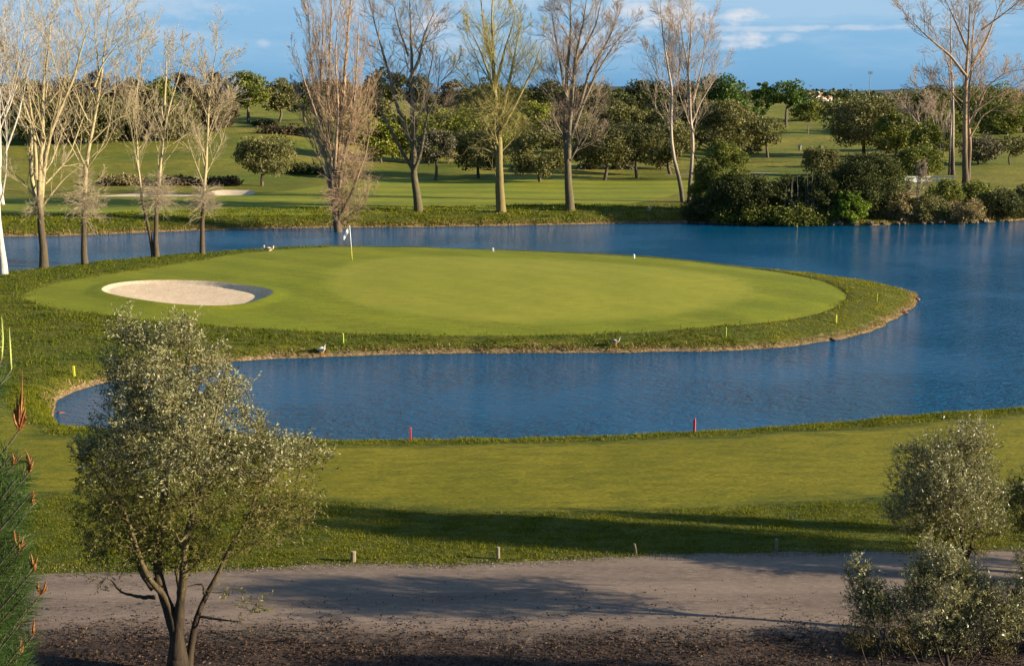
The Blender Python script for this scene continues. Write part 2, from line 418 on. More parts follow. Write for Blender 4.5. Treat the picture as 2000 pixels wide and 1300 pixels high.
def water_mat():
    m, b = newmat('pond_water')
    pos = b.n('ShaderNodeNewGeometry').outputs['Position']
    a = b.n('ShaderNodeTexNoise', Vector=b.n('ShaderNodeMapping', Vector=pos, Scale=(.9, 1.7, 1), Rotation=(0, 0, .25)).outputs[0], Scale=1.5, Detail=4.0, Roughness=.6, Distortion=.6).outputs[0]
    c = b.n('ShaderNodeTexNoise', Vector=b.n('ShaderNodeMapping', Vector=pos, Scale=(1, 1.5, 1), Rotation=(0, 0, -.3)).outputs[0], Scale=5.5, Detail=3.0, Roughness=.6).outputs[0]
    patch = b.n('ShaderNodeTexNoise', Vector=pos, Scale=.09, Detail=5.0).outputs[0]
    h = b.m('ADD', a, b.m('MULTIPLY', c, .42))
    bm = b.n('ShaderNodeBump', Strength=b.mr(patch, .4, .62, .35, 1.0, True), Distance=.26, Height=h).outputs[0]
    p = b.n('ShaderNodeBsdfPrincipled', Base__Color=(.001, .060, .132, 1), Roughness=.06, IOR=1.333, Normal=bm)
    p.inputs['Specular IOR Level'].default_value = .5
    finish(b, p.outputs[0]); return m


M['water'] = water_mat()


def bark_mat(name, low, high, z0, z1, twig=None):
    """bark: darker furrowed base, paler limbs higher up (object height)"""
    m, b = newmat(name)
    tc = b.n('ShaderNodeTexCoord').outputs['Object']
    z = b.n('ShaderNodeSeparateXYZ', Vector=tc).outputs[2]
    n = b.n('ShaderNodeTexNoise', Vector=b.n('ShaderNodeMapping', Vector=tc, Scale=(6, 6, 1.2)).outputs[0], Scale=2.0, Detail=5.0, Roughness=.7).outputs[0]
    f = b.mr(b.m('ADD', z, b.m('MULTIPLY', b.m('SUBTRACT', n, .5), 2.0)), z0, z1, 0, 1, True)
    col = b.mix(f, low, high)
    col = b.mix(1.0, col, b.ramp(n, [(.3, .6), (.7, 1.3)]), 'MULTIPLY')
    p = b.n('ShaderNodeBsdfPrincipled', Base__Color=col, Roughness=.85, Normal=b.n('ShaderNodeBump', Strength=.6, Distance=.03, Height=n).outputs[0])
    p.inputs['Specular IOR Level'].default_value = .15
    finish(b, p.outputs[0]); return m


def leaf_mat(name, cols, back=None, trans=.25, rough=.6, spec=.3):
    """cols: list of colours picked per leaf by the face attribute rnd"""
    m, b = newmat(name)
    r = b.n('ShaderNodeAttribute', _attribute_name='rnd', _attribute_type='GEOMETRY').outputs['Fac']
    col = b.ramp(r, [(i / (len(cols) - 1), c) for i, c in enumerate(cols)])
    if back:
        col = b.mix(b.n('ShaderNodeNewGeometry').outputs['Backfacing'], col, back)
    p = b.n('ShaderNodeBsdfPrincipled', Base__Color=col, Roughness=rough); p.inputs['Specular IOR Level'].default_value = spec
    t = b.n('ShaderNodeBsdfTranslucent', Color=b.mix(1.0, col, (1.1, 1.1, .6), 'MULTIPLY'))
    mx = b.n('ShaderNodeMixShader', Fac=trans); b.nt.links.new(p.outputs[0], mx.inputs[1]); b.nt.links.new(t.outputs[0], mx.inputs[2])
    finish(b, mx.outputs[0]); return m


def flat(name, c, rough=.6, spec=.3, bump=0):
    m, b = newmat(name)
    tc = b.n('ShaderNodeTexCoord').outputs['Object']
    n = b.n('ShaderNodeTexNoise', Vector=tc, Scale=14.0, Detail=4.0).outputs[0]
    col = b.mix(1.0, c, b.ramp(n, [(.3, .8), (.7, 1.12)]), 'MULTIPLY')
    p = b.n('ShaderNodeBsdfPrincipled', Base__Color=col, Roughness=rough); p.inputs['Specular IOR Level'].default_value = spec
    if bump: b.nt.links.new(b.n('ShaderNodeBump', Strength=bump, Distance=.01, Height=n).outputs[0], p.inputs['Normal'])
    finish(b, p.outputs[0]); return m


# ------------------------------------------------------------------ terrain, split into its surfaces
def build_terrain():
    pts = []
    y = -60.0; rows = []
    while y < 24: rows.append(y); y += 4 if y < 12 else 1.5
    y = 24
    while y < 122: rows.append(y); y += .4 if y < 100 else .6
    while y < 4300: rows.append(y); y += y * .016
    for y in rows:
        w = max(70, y * .85); st = 4 if y < 24 else (.5 if y < 122 else max(.8, y * .009))
        if y < 24: xs = np.arange(-w, w + .1, st)
        else:
            core = y * .52 + 3; xs = np.concatenate([np.arange(-w, -core, st * 4), np.arange(-core, core, st), np.arange(core, w, st * 4)])
        xs = xs + rng.uniform(-.15, .15, len(xs)) * st
        pts.append(np.stack([xs, np.full(len(xs), y) + rng.uniform(-.1, .1, len(xs)) * min(st, .5)], 1))
    # denser near the bunker and along the shore banks
    lo, hi = BUNKER.min(0) - 1.4, BUNKER.max(0) + 1.4
    gx, gy_ = np.meshgrid(np.arange(lo[0], hi[0], .17), np.arange(lo[1], hi[1], .17)); pts.append(np.stack([gx.ravel(), gy_.ravel()], 1))
    for off in (-.6, .12, .35, .7, 1.2, 2.0):
        P = WATER; T = np.roll(P, -1, 0) - np.roll(P, 1, 0); T /= np.linalg.norm(T, axis=1)[:, None] + 1e-9
        for sgn in (1, -1):
            Q = P + sgn * off * np.stack([T[:, 1], -T[:, 0]], 1); s = GW(Q); pts.append(Q[(np.sign(s) == np.sign(off)) & (np.abs(s) > abs(off) * .7)])
    P = np.concatenate(pts)
    loops = [WATER, FRINGE, GREEN, BUNKER, FAIR, ROAD, SOIL, FBUNK, FSTRIP, FAIRFAR, PATHR]
    keep = np.ones(len(P), bool)
    for L in loops:
        bb0, bb1 = L.min(0) - 1, L.max(0) + 1; m = ((P > bb0) & (P < bb1)).all(1); idx = np.where(m)[0]
        keep[idx[dist(L, P[idx]) < .06]] = False
    P = P[keep]; V = [Vector(p) for p in P.tolist()]; E = []
    for L in loops:
        n0 = len(V); V += [Vector(p) for p in L.tolist()]; E += [(n0 + i, n0 + (i + 1) % len(L)) for i in range(len(L))]
    vo, _, fo, *_ = delaunay_2d_cdt(V, E, [], 0, 1e-5)
    vo = np.array([tuple(v) for v in vo]); fo = np.array([f for f in fo if len(f) == 3])
    z = height(vo); C = vo[fo].mean(1)
    a = vo[fo]; area = (a[:, 1, 0] - a[:, 0, 0]) * (a[:, 2, 1] - a[:, 0, 1]) - (a[:, 1, 1] - a[:, 0, 1]) * (a[:, 2, 0] - a[:, 0, 0])
    fo[area < 0] = fo[area < 0][:, ::-1]
    zone = np.zeros(len(fo), int); zone[C[:, 1] > 128] = 11
    for i, L in ((3, FAIR), (5, SOIL), (4, ROAD), (7, FAIRFAR), (6, FBUNK), (8, FSTRIP), (9, PATHR), (1, FRINGE), (2, GREEN), (10, BUNKER)):
        zone[inside(L, C)] = i
    info = {0: ('ground', 'rough'), 11: ('meadow', 'far_rough'), 3: ('fairway', 'fair'), 5: ('earth_ground', 'soil'), 4: ('road', 'road'), 7: ('fairway', 'fairfar'),
            6: ('sand_bunker', 'sand'), 8: ('sand_bunker', 'sand'), 9: ('path', 'road'), 1: ('apron_lawn', 'fringe'), 2: ('putting_green', 'green'), 10: ('sand_bunker', 'sand')}
    lab = {3: 'mown yellow green fairway in the foreground between pond and gravel road', 7: 'far mown fairway behind the pond', 6: 'small far sand bunker behind the pond', 8: 'thin sand strip beside the far bunker', 10: 'large oval sand bunker on the left of the putting green'}
    for k, (nm, mt) in info.items():
        f = fo[zone == k]
        if not len(f): continue
        u, inv = np.unique(f, return_inverse=True)
        U = vo[u]
        o = mesh(nm, np.column_stack([vo[u], z[u]]), inv.reshape(-1, 3), M[mt], smooth=True)
        lowr = ROAD[ROAD[:, 1] < 27.0]; lowr = lowr[np.argsort(lowr[:, 0])]; rdv = np.clip(U[:, 1] - np.interp(U[:, 0], lowr[:, 0], lowr[:, 1]), -9, 9)
        for an, dv in (('gd', GG(U)), ('rd', rdv), ('fd', np.where((U[:, 1] > 24) & (U[:, 1] < 50), GFA(U), 9))):
            at = o.data.attributes.new(an, 'FLOAT', 'POINT'); at.data.foreach_set('value', dv.astype(np.float32))
        tag(o, lab.get(k), kind='structure')


build_terrain()
wv = [(-160, 34, 0), (160, 34, 0), (160, 150, 0), (-160, 150, 0)]
tag(mesh('water', wv, [(0, 1, 2, 3)], M['water']), kind='structure')

# ------------------------------------------------------------------ grass that stands up
def blades(name, P, hgt, wid, mat, lean=.5, seed=0):
    tone = P[:, 2]; P = P[:, :2]; r = np.random.default_rng(seed); n = len(P); z = height(P)
    B = np.column_stack([P, z - .01]); a = r.uniform(0, math.pi, n); w = wid * r.uniform(.6, 1.3, n) / 2; h = hgt * r.uniform(.4, 1.1, n) * (.55 + .9 * tone) * (1 + .35 * wob(P[:, 0], P[:, 1] * 1.6, 1.7, 8))
    d = np.stack([np.cos(a), np.sin(a), 0 * a], 1) * w[:, None]; t = B + np.column_stack([r.normal(0, lean, n) * h, r.normal(0, lean, n) * h, h])
    V = np.stack([B - d, B + d, t], 1).reshape(-1, 3)
    o = mesh(name, V, np.arange(n * 3).reshape(-1, 3), mat, rnd=np.clip(tone * .45 + r.random(n) * .6 + .18 * wob(P[:, 0], P[:, 1], 2.5, 3), 0, 1))
    return tag(o, kind='stuff')


def scatter(n, x0, x1, y0, y1, cond, seed=0):
    r = np.random.default_rng(seed); P = np.column_stack([r.uniform(x0, x1, n), r.uniform(y0, y1, n)])
    # tufts: pull points together
    t = r.integers(0, max(1, n // 26), n); far = np.interp(P[:, 1], [30, 60, 110], [.09, .16, .3])
    Q = P[t] + r.normal(0, 1, (n, 2)) * far[:, None] * np.array([1.5, .8]); pull = r.random(n) < .72
    P = np.where(pull[:, None], Q, P); tone = np.where(pull, (t * 0.618) % 1, r.random(n)); c = cond(P)
    return np.column_stack([P[c], tone[c]])


M['blade'] = leaf_mat('grass_blades', [(.032, .052, .004), (.10, .115, .007), (.19, .175, .012)], trans=.35, spec=.1)
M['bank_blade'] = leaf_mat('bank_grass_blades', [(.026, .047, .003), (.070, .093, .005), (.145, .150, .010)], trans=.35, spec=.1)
M['sunlit_blade'] = leaf_mat('sunlit_grass_blades', [(.06, .075, .004), (.15, .15, .008), (.27, .235, .016)], trans=.35, spec=.1)  # brighter, yellower version of the bank blades: sunlight painted into the colour
M['blade_dry'] = leaf_mat('dry_grass_blades', [(.08, .075, .015), (.20, .14, .05), (.36, .26, .13)], trans=.35, spec=.1)


def near_rough(P):
    a = np.abs(P[:, 0]) < P[:, 1] * .45
    P_ = P[a]; r_ = np.random.default_rng(len(P)); J = np.abs(r_.normal(0, .55, len(P_))); n_ = P_ + np.column_stack([r_.normal(0, .3, len(P_)), np.where(P_[:, 1] < 33, J * .35, -np.sign(P_[:, 1] - 36.5) * J)])
    a[a] = (GW(P_) > 0) & ~inside(FAIR, n_) & ~inside(ROAD, n_) & ~inside(SOIL, P_)
    return a


P = scatter(260000, -17, 17, 27.0, 36.5, near_rough, 1)
tag(blades('rough_grass', P, .062, .022, M['blade'], seed=1), 'tufted rough grass between the gravel road and the foreground fairway', 'grass')
P = scatter(330000, -22, 22, 36, 48, lambda P: near_rough(P) & (GW(P) > .05) & (GW(P) < 6), 2)
tag(blades('bank_grass', P, .09, .03, M['blade'], seed=2), 'longer grass along the near bank of the pond', 'grass')
P = scatter(260000, -32, 27, 46, 95, lambda P: near_rough(P) & (GF(P) > .25 - np.abs(np.random.default_rng(8).normal(0, .35, len(P)))) & (GW(P) > .15) & ~((P[:, 1] > 80) & (P[:, 0] > -14)), 3)
sunny = (P[:, 0] + .25 * (P[:, 1] - 60) > 11.5 + 1.6 * wob(P[:, 0], P[:, 1], 4, 2)) & (GW(P[:, :2]) < 5.5)  # blades on the sun-facing slope, given the painted sunlight
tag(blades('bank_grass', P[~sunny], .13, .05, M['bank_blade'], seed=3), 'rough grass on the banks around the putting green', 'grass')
tag(blades('bank_grass', P[sunny], .10, .045, M['sunlit_blade'], seed=3), 'rough grass with sunlight painted in as yellow on the slope at the tip of the peninsula', 'grass')
P = scatter(90000, -52, 60, 103, 124, lambda P: (np.abs(P[:, 0]) < P[:, 1] * .45) & (GW(P) > .1) & (GW(P) < 9), 4)
tag(blades('bank_grass', P, .2, .1, M['blade'], seed=4), 'rough grass along the far bank of the pond', 'grass')


def shore(P, lo, hi): s = GW(P); return (s > lo) & (s < hi) & (np.abs(P[:, 0]) < P[:, 1] * .45)


P = scatter(400000, -25, 26, 46, 90, lambda P: shore(P, .0, .5) & (P[:, 1] < 78), 5)
tag(blades('shore_stubble', P, .10, .05, M['blade_dry'], .4, 5), 'dry straw coloured stubble along the waterline of the putting green peninsula', 'grass')
P = scatter(260000, -50, 62, 100, 122, lambda P: shore(P, .0, .8), 6)
tag(blades('shore_stubble', P, .15, .10, M['blade_dry'], .25, 6), 'dry grass tufts along the far waterline', 'grass')

exec_parts = []
P = scatter(90000, 20, 62, 108, 124, lambda P: (GW(P) > .1) & (GW(P) < 5) & (wob(P[:, 0], P[:, 1], 6, 12) > -.3), 9)
tag(blades('dry_reeds', P, .75, .07, M['blade_dry'], .25, 9), 'tall dry straw coloured grass along the right part of the far bank', 'grass')
# ------------------------------------------------------------------ bare trees
def unit(v): return v / (np.linalg.norm(v, axis=-1, keepdims=True) + 1e-9)


def grow(S, D, Ln, n, up, wander, r):
    """vectorised wandering polylines: S (N,3) starts, D dirs, Ln lengths"""
    N = len(S); P = np.zeros((N, n, 3)); P[:, 0] = S; d = unit(D); st = (Ln / (n - 1))[:, None]
    for i in range(1, n):
        d = unit(d + r.normal(0, wander, (N, 3)) + np.array([0, 0, up]))
        P[:, i] = P[:, i - 1] + d * st
    return P


def sample(P, R, t):
    """points, tangents, radii at parameters t (N,k) on polylines P (N,n,3)"""
    N, n, _ = P.shape; x = t * (n - 1); i = np.clip(x.astype(int), 0, n - 2); f = (x - i)[..., None]; k = np.arange(N)[:, None]
    a, b_ = P[k, i], P[k, i + 1]; ra, rb = R[k, i], R[k, i + 1]
    return a + (b_ - a) * f, unit(b_ - a), ra + (rb - ra) * f[..., 0]


def children(P, R, Lp, k, t0, ang, ratio, r, t1=.97, rr=.6, flat=1.0, minr=.0):
    N = len(P); t = t0 + (t1 - t0) * (np.arange(k)[None, :] + r.random((N, k))) / k
    q, T, rad = sample(P, R, t)
    rv = r.normal(0, 1, (N, k, 3)); rv[..., 1] *= flat; rv -= (rv * T).sum(-1, keepdims=True) * T; rv = unit(rv)
    a = np.radians(ang) * r.uniform(.7, 1.35, (N, k))[..., None]
    D = T * np.cos(a) + rv * np.sin(a)
    Ln = Lp[:, None] * ratio * (1.12 - t * .75) * r.uniform(.65, 1.25, (N, k))
    return q.reshape(-1, 3), D.reshape(-1, 3), Ln.ravel(), np.maximum(rad.ravel() * rr, minr)


def resample(pl, n):
    pl = np.array(pl, float); s = np.concatenate([[0], np.cumsum(np.linalg.norm(np.diff(pl, axis=0), axis=1))]); u = np.linspace(0, s[-1], n)
    out = np.stack([np.interp(u, s, pl[:, i]) for i in range(3)], 1)
    for _ in range(2): out[1:-1] = out[1:-1] * .5 + (out[:-2] + out[2:]) * .25
    return out, s[-1]


def bare_tree(name, label, group, base_px, stems, r0, mats, seed, k1=14, k2=7, k3=5, k4=3, ang=(38, 32, 32, 30), ratio=(.42, .5, .55, .6),
              up=.10, tw=.011, depth=.35, bursts=(), category='tree', t_first=.12, flare=1.35, wander=.09, droop=0.0):
    """stems: list of (pixel polyline, radius factor). Each stem is traced at the tree's own distance and pushed out in depth."""
    r = np.random.default_rng(seed); b0 = ground(*base_px); Y = b0[1]
    root = empty(name, b0, label, category, group); SP, SR, SL = [], [], []
    tg = Geo()
    for j, (pl, fac, *tf) in enumerate(stems):
        dd = r.uniform(-1, 1) * depth; q = []
        for i, (px, py) in enumerate(pl):
            p = gy(px, py, Y) - b0; zz = max(p[2], 0); p[1] = dd * zz * (0.35 if i else 0) if tf and tf[0] == 'deep' else dd * max(0, zz - 1.5) * .35
            q.append(p)
        q, L = resample(q, 26); q[1:, :2] += np.cumsum(r.normal(0, .012 * (L / 12), (25, 2)), 0)
        if abs(q[0, 2]) < .6: q[0, 2] = -.15
        t = np.linspace(0, 1, 26); R = r0 * fac * ((1 - t) ** .8 * .93 + .07 * (1 - t) + .004)
        if q[0, 2] < .2: R *= 1 + (flare - 1) * np.exp(-t * 26 / 1.6)
        V, Fc = tubes(q[None], R[None], 10); tg.v.append(V); tg.f += [tuple(x) for x in (Fc + tg.n).tolist()]; tg.n += len(V)
        SP.append(q); SR.append(R); SL.append(L)
    tg.make('trunk', mats[0], root, True)
    P0, R0, L0 = np.array(SP), np.array(SR), np.array(SL)
    bv, bf, nb = [], [], 0

    def put(P, R, k):
        nonlocal nb
        V, Fc = tubes(P, R, k); bv.append(V); bf.append(Fc + nb); nb += len(V)
    taper = lambda rad, n, e=.25: rad[:, None] * (1 - (1 - e) * np.linspace(0, 1, n)[None, :])
    s, d, Ln, rad = children(P0, R0, .45 * L0.max() + .55 * L0, k1, t_first, ang[0], ratio[0] * 1.2, r, rr=.36)
    kp = r.random(len(s)) < np.repeat(np.clip(L0 / L0.max() * 1.15, .15, 1), k1); s, d, Ln, rad = s[kp], d[kp], Ln[kp], rad[kp]
    rad = np.clip(rad, tw * 1.5, None)
    P1 = grow(s, d, Ln, 9, up * .8 - droop, wander, r); R1 = np.clip(taper(rad, 9, .15), tw, None); put(P1, R1, 5)
    s, d, Ln, rad = children(P1, R1, Ln, k2, .12, ang[1], ratio[1], r, rr=.6)
    P2 = grow(s, d, Ln, 6, up - droop, wander * 1.2, r); R2 = np.clip(taper(np.clip(rad, tw * 1.2, .05), 6, .3), tw * .85, None); put(P2, R2, 4)
    b = mesh('branches', np.concatenate(bv), np.concatenate(bf), mats[1], root, True)
    bv.clear(); bf.clear(); nb = 0
    s, d, Ln, rad = children(P2, R2, Ln, k3, .1, ang[2], ratio[2], r)
    P3 = grow(s, d, Ln, 4, up * .7 - droop, wander * 1.3, r); R3 = taper(np.full(len(P3), tw * .85), 4, .55); put(P3, R3, 3)
    if k4:
        s, d, Ln, rad = children(P3, R3, Ln, k4, .1, ang[3], ratio[3], r)
        P4 = grow(s, d, np.maximum(Ln, .12), 3, up * .5 - droop, wander * 1.3, r); R4 = taper(np.full(len(P4), tw * .62), 3, .6); put(P4, R4, 3)
    for (px, py, rx, n, upb) in bursts:       # dense sprouts breaking from the stem
        c = gy(px, py, Y) - b0; rad_m = rx * Y / F; N = n
        dz = unit(np.column_stack([r.normal(0, 1, N), r.normal(0, 1, N), r.normal(upb, .45, N)]))
        st = c + np.column_stack([r.normal(0, .04, N), r.normal(0, .04, N), r.normal(0, rad_m * .28, N)])
        Lb = rad_m * r.uniform(.4, 1.15, N); PB = grow(st, dz, Lb, 5, -.05, .16, r); RB = taper(np.full(N, tw * 1.1), 5, .5); put(PB, RB, 3)
        s, d, Ln, _ = children(PB, RB, Lb, 5, .25, 40, .5, r); PC = grow(s, d, Ln, 3, -.03, .2, r); put(PC, taper(np.full(len(PC), tw * .7), 3, .6), 3)
    mesh('twigs', np.concatenate(bv), np.concatenate(bf), mats[2], root, False)
    return root


def barks(nm, low, high, twig, z0=2.5, z1=7):
    t = flat(nm + '_twigs', twig, .8, .1)
    bk = bark_mat(nm + '_bark', low, high, z0, z1); return (bk, bk, t)


B_pale = barks('pale_poplar', (.075, .057, .036), (.33, .268, .148), (.33, .265, .18), 3.2, 5.5)
B_white = barks('white_birch', (.42, .40, .36), (.40, .37, .31), (.36, .29, .22), 0, 8)
B_tan = barks('tan_poplar', (.10, .075, .05), (.30, .21, .13), (.34, .235, .145), 2.5, 7)
B_grey = barks('grey_poplar', (.095, .078, .042), (.20, .16, .11), (.25, .185, .13), 2, 12)
B_yel = barks('yellow_willow', (.16, .125, .05), (.28, .235, .09), (.30, .26, .09), 2, 12)
B_pink = barks('rosy_poplar', (.11, .09, .065), (.38, .30, .22), (.32, .24, .18), 2, 6)

GL = 'bare trees in a row on the putting green peninsula'
bare_tree('bare_tree', 'white barked birch at the left edge of the photo, leaning trunk standing on the peninsula', GL, (6, 536),
          [([(8, 536), (2, 480), (-3, 420), (2, 350), (7, 290), (10, 220), (12, 120), (8, 40), (10, -40)], 1.0), ([(4, 400), (-20, 280), (-40, 160), (-60, 40)], .6),
           ([(3, 300), (25, 230), (40, 150), (60, 60)], .35)], .2, B_white, 11, k1=13)
bare_tree('bare_tree', 'broad pale bare tree forking low into a vase of limbs, second from the left', GL, (85, 524),
          [([(86, 524), (83, 470), (79, 410), (79, 330), (88, 250), (90, 180), (105, 90), (110, 20)], 1.0),
           ([(80, 412), (85, 330), (98, 270), (120, 215), (150, 150), (165, 90), (190, 20)], .72),
           ([(79, 410), (62, 370), (53, 310), (57, 255), (38, 200), (20, 140), (24, 60)], .62),
           ([(58, 260), (40, 225), (18, 170), (5, 130)], .32), ([(79, 405), (100, 375), (120, 350), (160, 318)], .34),
           ([(70, 385), (50, 355), (20, 330)], .25), ([(76, 350), (78, 280), (70, 200), (60, 110), (70, 40)], .5),
           ([(90, 200), (110, 175), (150, 165), (190, 160)], .25), ([(79, 408), (95, 385), (130, 375), (165, 385)], .25)],
          .25, B_pale, 12, k1=10, k2=7, k3=5, bursts=[(70, 405, 38, 60, .2)], t_first=.25)
bare_tree('bare_tree', 'slim pale bare tree with a tuft of sprouts low on its trunk, third from left', GL, (166, 516),
          [([(166, 516), (164, 450), (162, 400), (164, 330), (172, 260), (182, 190), (188, 130), (195, 60), (200, -10)], 1.0),
           ([(186, 170), (200, 130), (230, 90), (250, 60)], .4), ([(178, 215), (200, 180), (240, 160)], .3), ([(170, 280), (210, 240), (250, 215)], .3),
           ([(166, 320), (145, 270), (135, 230)], .25), ([(184, 180), (178, 110), (165, 30)], .4), ([(176, 235), (160, 200), (150, 150)], .25)],
          .19, B_pale, 13, k1=13, k2=7, bursts=[(165, 400, 48, 170, .25), (163, 345, 30, 40, .5)], t_first=.3)
bare_tree('bare_tree', 'pair of slender bare stems from one foot, left stem leaning out, on the peninsula', GL, (304, 502),
          [([(306, 502), (305, 440), (306, 400), (310, 330), (318, 250), (330, 190), (345, 140), (352, 90)], 1.0),
           ([(300, 502), (290, 440), (278, 390), (270, 310), (267, 230), (262, 190), (255, 140)], .75),
           ([(322, 230), (316, 180), (300, 165)], .3), ([(326, 205), (330, 150), (332, 80)], .5), ([(267, 235), (275, 180), (285, 110), (288, 70)], .45), ([(268, 240), (300, 265)], .2)],
          .17, B_pale, 14, k1=13, k2=6, k3=4, bursts=[(308, 385, 48, 190, .2), (308, 345, 24, 30, .2)], t_first=.35)
bare_tree('bare_tree', 'straight slender bare tree with brush of sprouts at mid trunk, fifth on the peninsula', GL, (395, 496),
          [([(395, 496), (395, 430), (397, 360), (400, 290), (403, 230), (408, 170), (415, 120), (424, 70)], 1.0), ([(406, 225), (425, 205), (445, 200)], .3),
           ([(408, 190), (395, 150), (388, 125)], .3), ([(404, 225), (390, 190), (378, 160)], .25)],
          .165, B_pale, 15, k1=20, k2=7, k3=5, ratio=(.3, .5, .55, .6), bursts=[(397, 392, 44, 170, .2)], t_first=.3)
bare_tree('bare_tree', 'dense tan bare poplar with many upright stems from a dark stout trunk behind the flag', GL, (664, 479),
          [([(664, 479), (655, 420), (650, 370), (655, 300), (668, 220), (675, 120), (680, 30), (690, -60)], 1.0),
           ([(655, 425), (640, 350), (628, 260), (622, 170), (625, 60), (628, -40)], .5), ([(656, 420), (668, 330), (690, 230), (700, 130), (705, 0)], .5),
           ([(654, 400), (645, 300), (640, 180), (648, 60), (650, -60)], .5), ([(660, 430), (690, 370), (715, 300), (730, 220)], .35),
           ([(652, 380), (630, 300), (600, 230), (575, 170)], .3), ([(660, 360), (680, 260), (720, 170), (730, 90)], .35), ([(630, 250), (600, 160), (580, 80)], .3),
           ([(662, 440), (695, 410), (725, 375)], .25), ([(655, 330), (665, 220), (660, 110), (668, 0)], .45), ([(640, 300), (610, 180), (600, 60), (600, -20)], .35)],
          .34, B_tan, 16, k1=17, k2=8, k3=5, k4=3, ang=(26, 28, 30, 30), ratio=(.26, .45, .5, .6), up=.16, bursts=[(668, 400, 60, 200, .9), (690, 330, 60, 160, .8), (690, 250, 60, 140, .8)], t_first=.14, tw=.012)
GR = 'tall bare trees in a row on the far bank'
bare_tree('bare_tree', 'tall grey bare tree with three spreading limbs, leftmost on the far bank', GR, (818, 413),
          [([(818, 413), (812, 375), (806, 335), (808, 280), (803, 220), (800, 140), (798, 60), (792, -30)], 1.0),
           ([(805, 330), (780, 290), (755, 240), (733, 205), (720, 150)], .5), ([(808, 290), (785, 240), (770, 190), (755, 130), (735, 60), (715, -20)], .6),
           ([(808, 335), (822, 300), (830, 250), (835, 225), (852, 195), (858, 160), (860, 110)], .5), ([(800, 160), (820, 120), (835, 60), (860, 10)], .5),
           ([(836, 222), (830, 180), (845, 120), (850, 60)], .3), ([(798, 110), (780, 60), (765, 0)], .35), ([(860, 160), (880, 140), (890, 130)], .2)],
          .36, B_grey, 21, k1=13, k2=7, k3=4, k4=3, ang=(42, 38, 35, 32), ratio=(.30, .6, .68, .75), tw=.015, t_first=.25)
bare_tree('bare_tree', 'yellowish bare tree with drooping lower boughs, second on the far bank', GR, (977, 414),
          [([(979, 414), (978, 360), (976, 310), (975, 240), (968, 170), (966, 100), (962, 30), (965, -40)], 1.0),
           ([(972, 414), (970, 370), (972, 300), (962, 270), (948, 248), (915, 235), (895, 245)], .35), ([(973, 305), (945, 290), (912, 290), (903, 305)], .3),
           ([(970, 280), (950, 240), (915, 195), (895, 170)], .4), ([(976, 240), (990, 180), (1005, 100), (1020, 30)], .5), ([(975, 260), (1010, 200), (1045, 130), (1065, 70)], .4),
           ([(970, 190), (950, 130), (930, 80), (910, 50)], .4), ([(976, 300), (995, 280), (1015, 255)], .25), ([(968, 170), (985, 100), (1010, 20)], .45),
           ([(967, 150), (945, 60), (935, -30)], .45)],
          .38, B_yel, 22, k1=13, k2=8, k3=5, k4=3, ang=(38, 34, 34, 32), ratio=(.29, .6, .68, .75), tw=.014, t_first=.22, bursts=[(975, 220, 75, 300, .5)])
bare_tree('bare_tree', 'bare tree with low forking boughs reaching to the right, third on the far bank', GR, (1113, 411),
          [([(1113, 411), (1112, 360), (1110, 312), (1104, 250), (1108, 190), (1108, 130), (1118, 60), (1115, -30)], 1.0), ([(1110, 310), (1112, 260), (1118, 190), (1125, 120), (1140, 40), (1150, -30)], .7),
           ([(1112, 308), (1135, 285), (1160, 275), (1180, 270)], .35), ([(1113, 300), (1130, 275), (1150, 255)], .3), ([(1115, 265), (1135, 210), (1160, 150), (1190, 100), (1225, 50)], .5),
           ([(1108, 190), (1095, 165), (1083, 155)], .3), ([(1130, 210), (1150, 140), (1185, 80), (1210, 20)], .45), ([(1106, 230), (1100, 150), (1085, 60), (1075, 0)], .45),
           ([(1122, 130), (1165, 50), (1180, -20)], .4)],
          .38, B_grey, 23, k1=13, k2=7, k3=6, k4=4, ang=(36, 32, 32, 30), ratio=(.29, .6, .68, .75), tw=.014, t_first=.2, bursts=[(1115, 220, 55, 120, .7)])
bare_tree('bare_tree', 'twin trunked rosy bare tree with pale bark beside the dark bushes on the far bank', GR, (1338, 394),
          [([(1334, 394), (1326, 345), (1314, 300), (1310, 240), (1312, 180), (1300, 110), (1290, 40), (1285, -40)], 1.0),
           ([(1346, 394), (1350, 340), (1356, 280), (1350, 230), (1344, 180), (1348, 100), (1352, 20), (1350, -50)], .95),
           ([(1352, 240), (1368, 200), (1395, 155), (1420, 140)], .5), ([(1350, 245), (1345, 150), (1330, 60), (1325, -20)], .6), ([(1314, 250), (1325, 190), (1335, 120), (1330, 30)], .5),
           ([(1312, 190), (1290, 160), (1275, 130), (1262, 100)], .35), ([(1355, 200), (1375, 120), (1385, 30)], .45)],
          .21, B_pink, 24, k1=14, k2=8, k3=5, k4=3, ang=(32, 30, 32, 32), ratio=(.27, .6, .68, .75), tw=.013, t_first=.25)
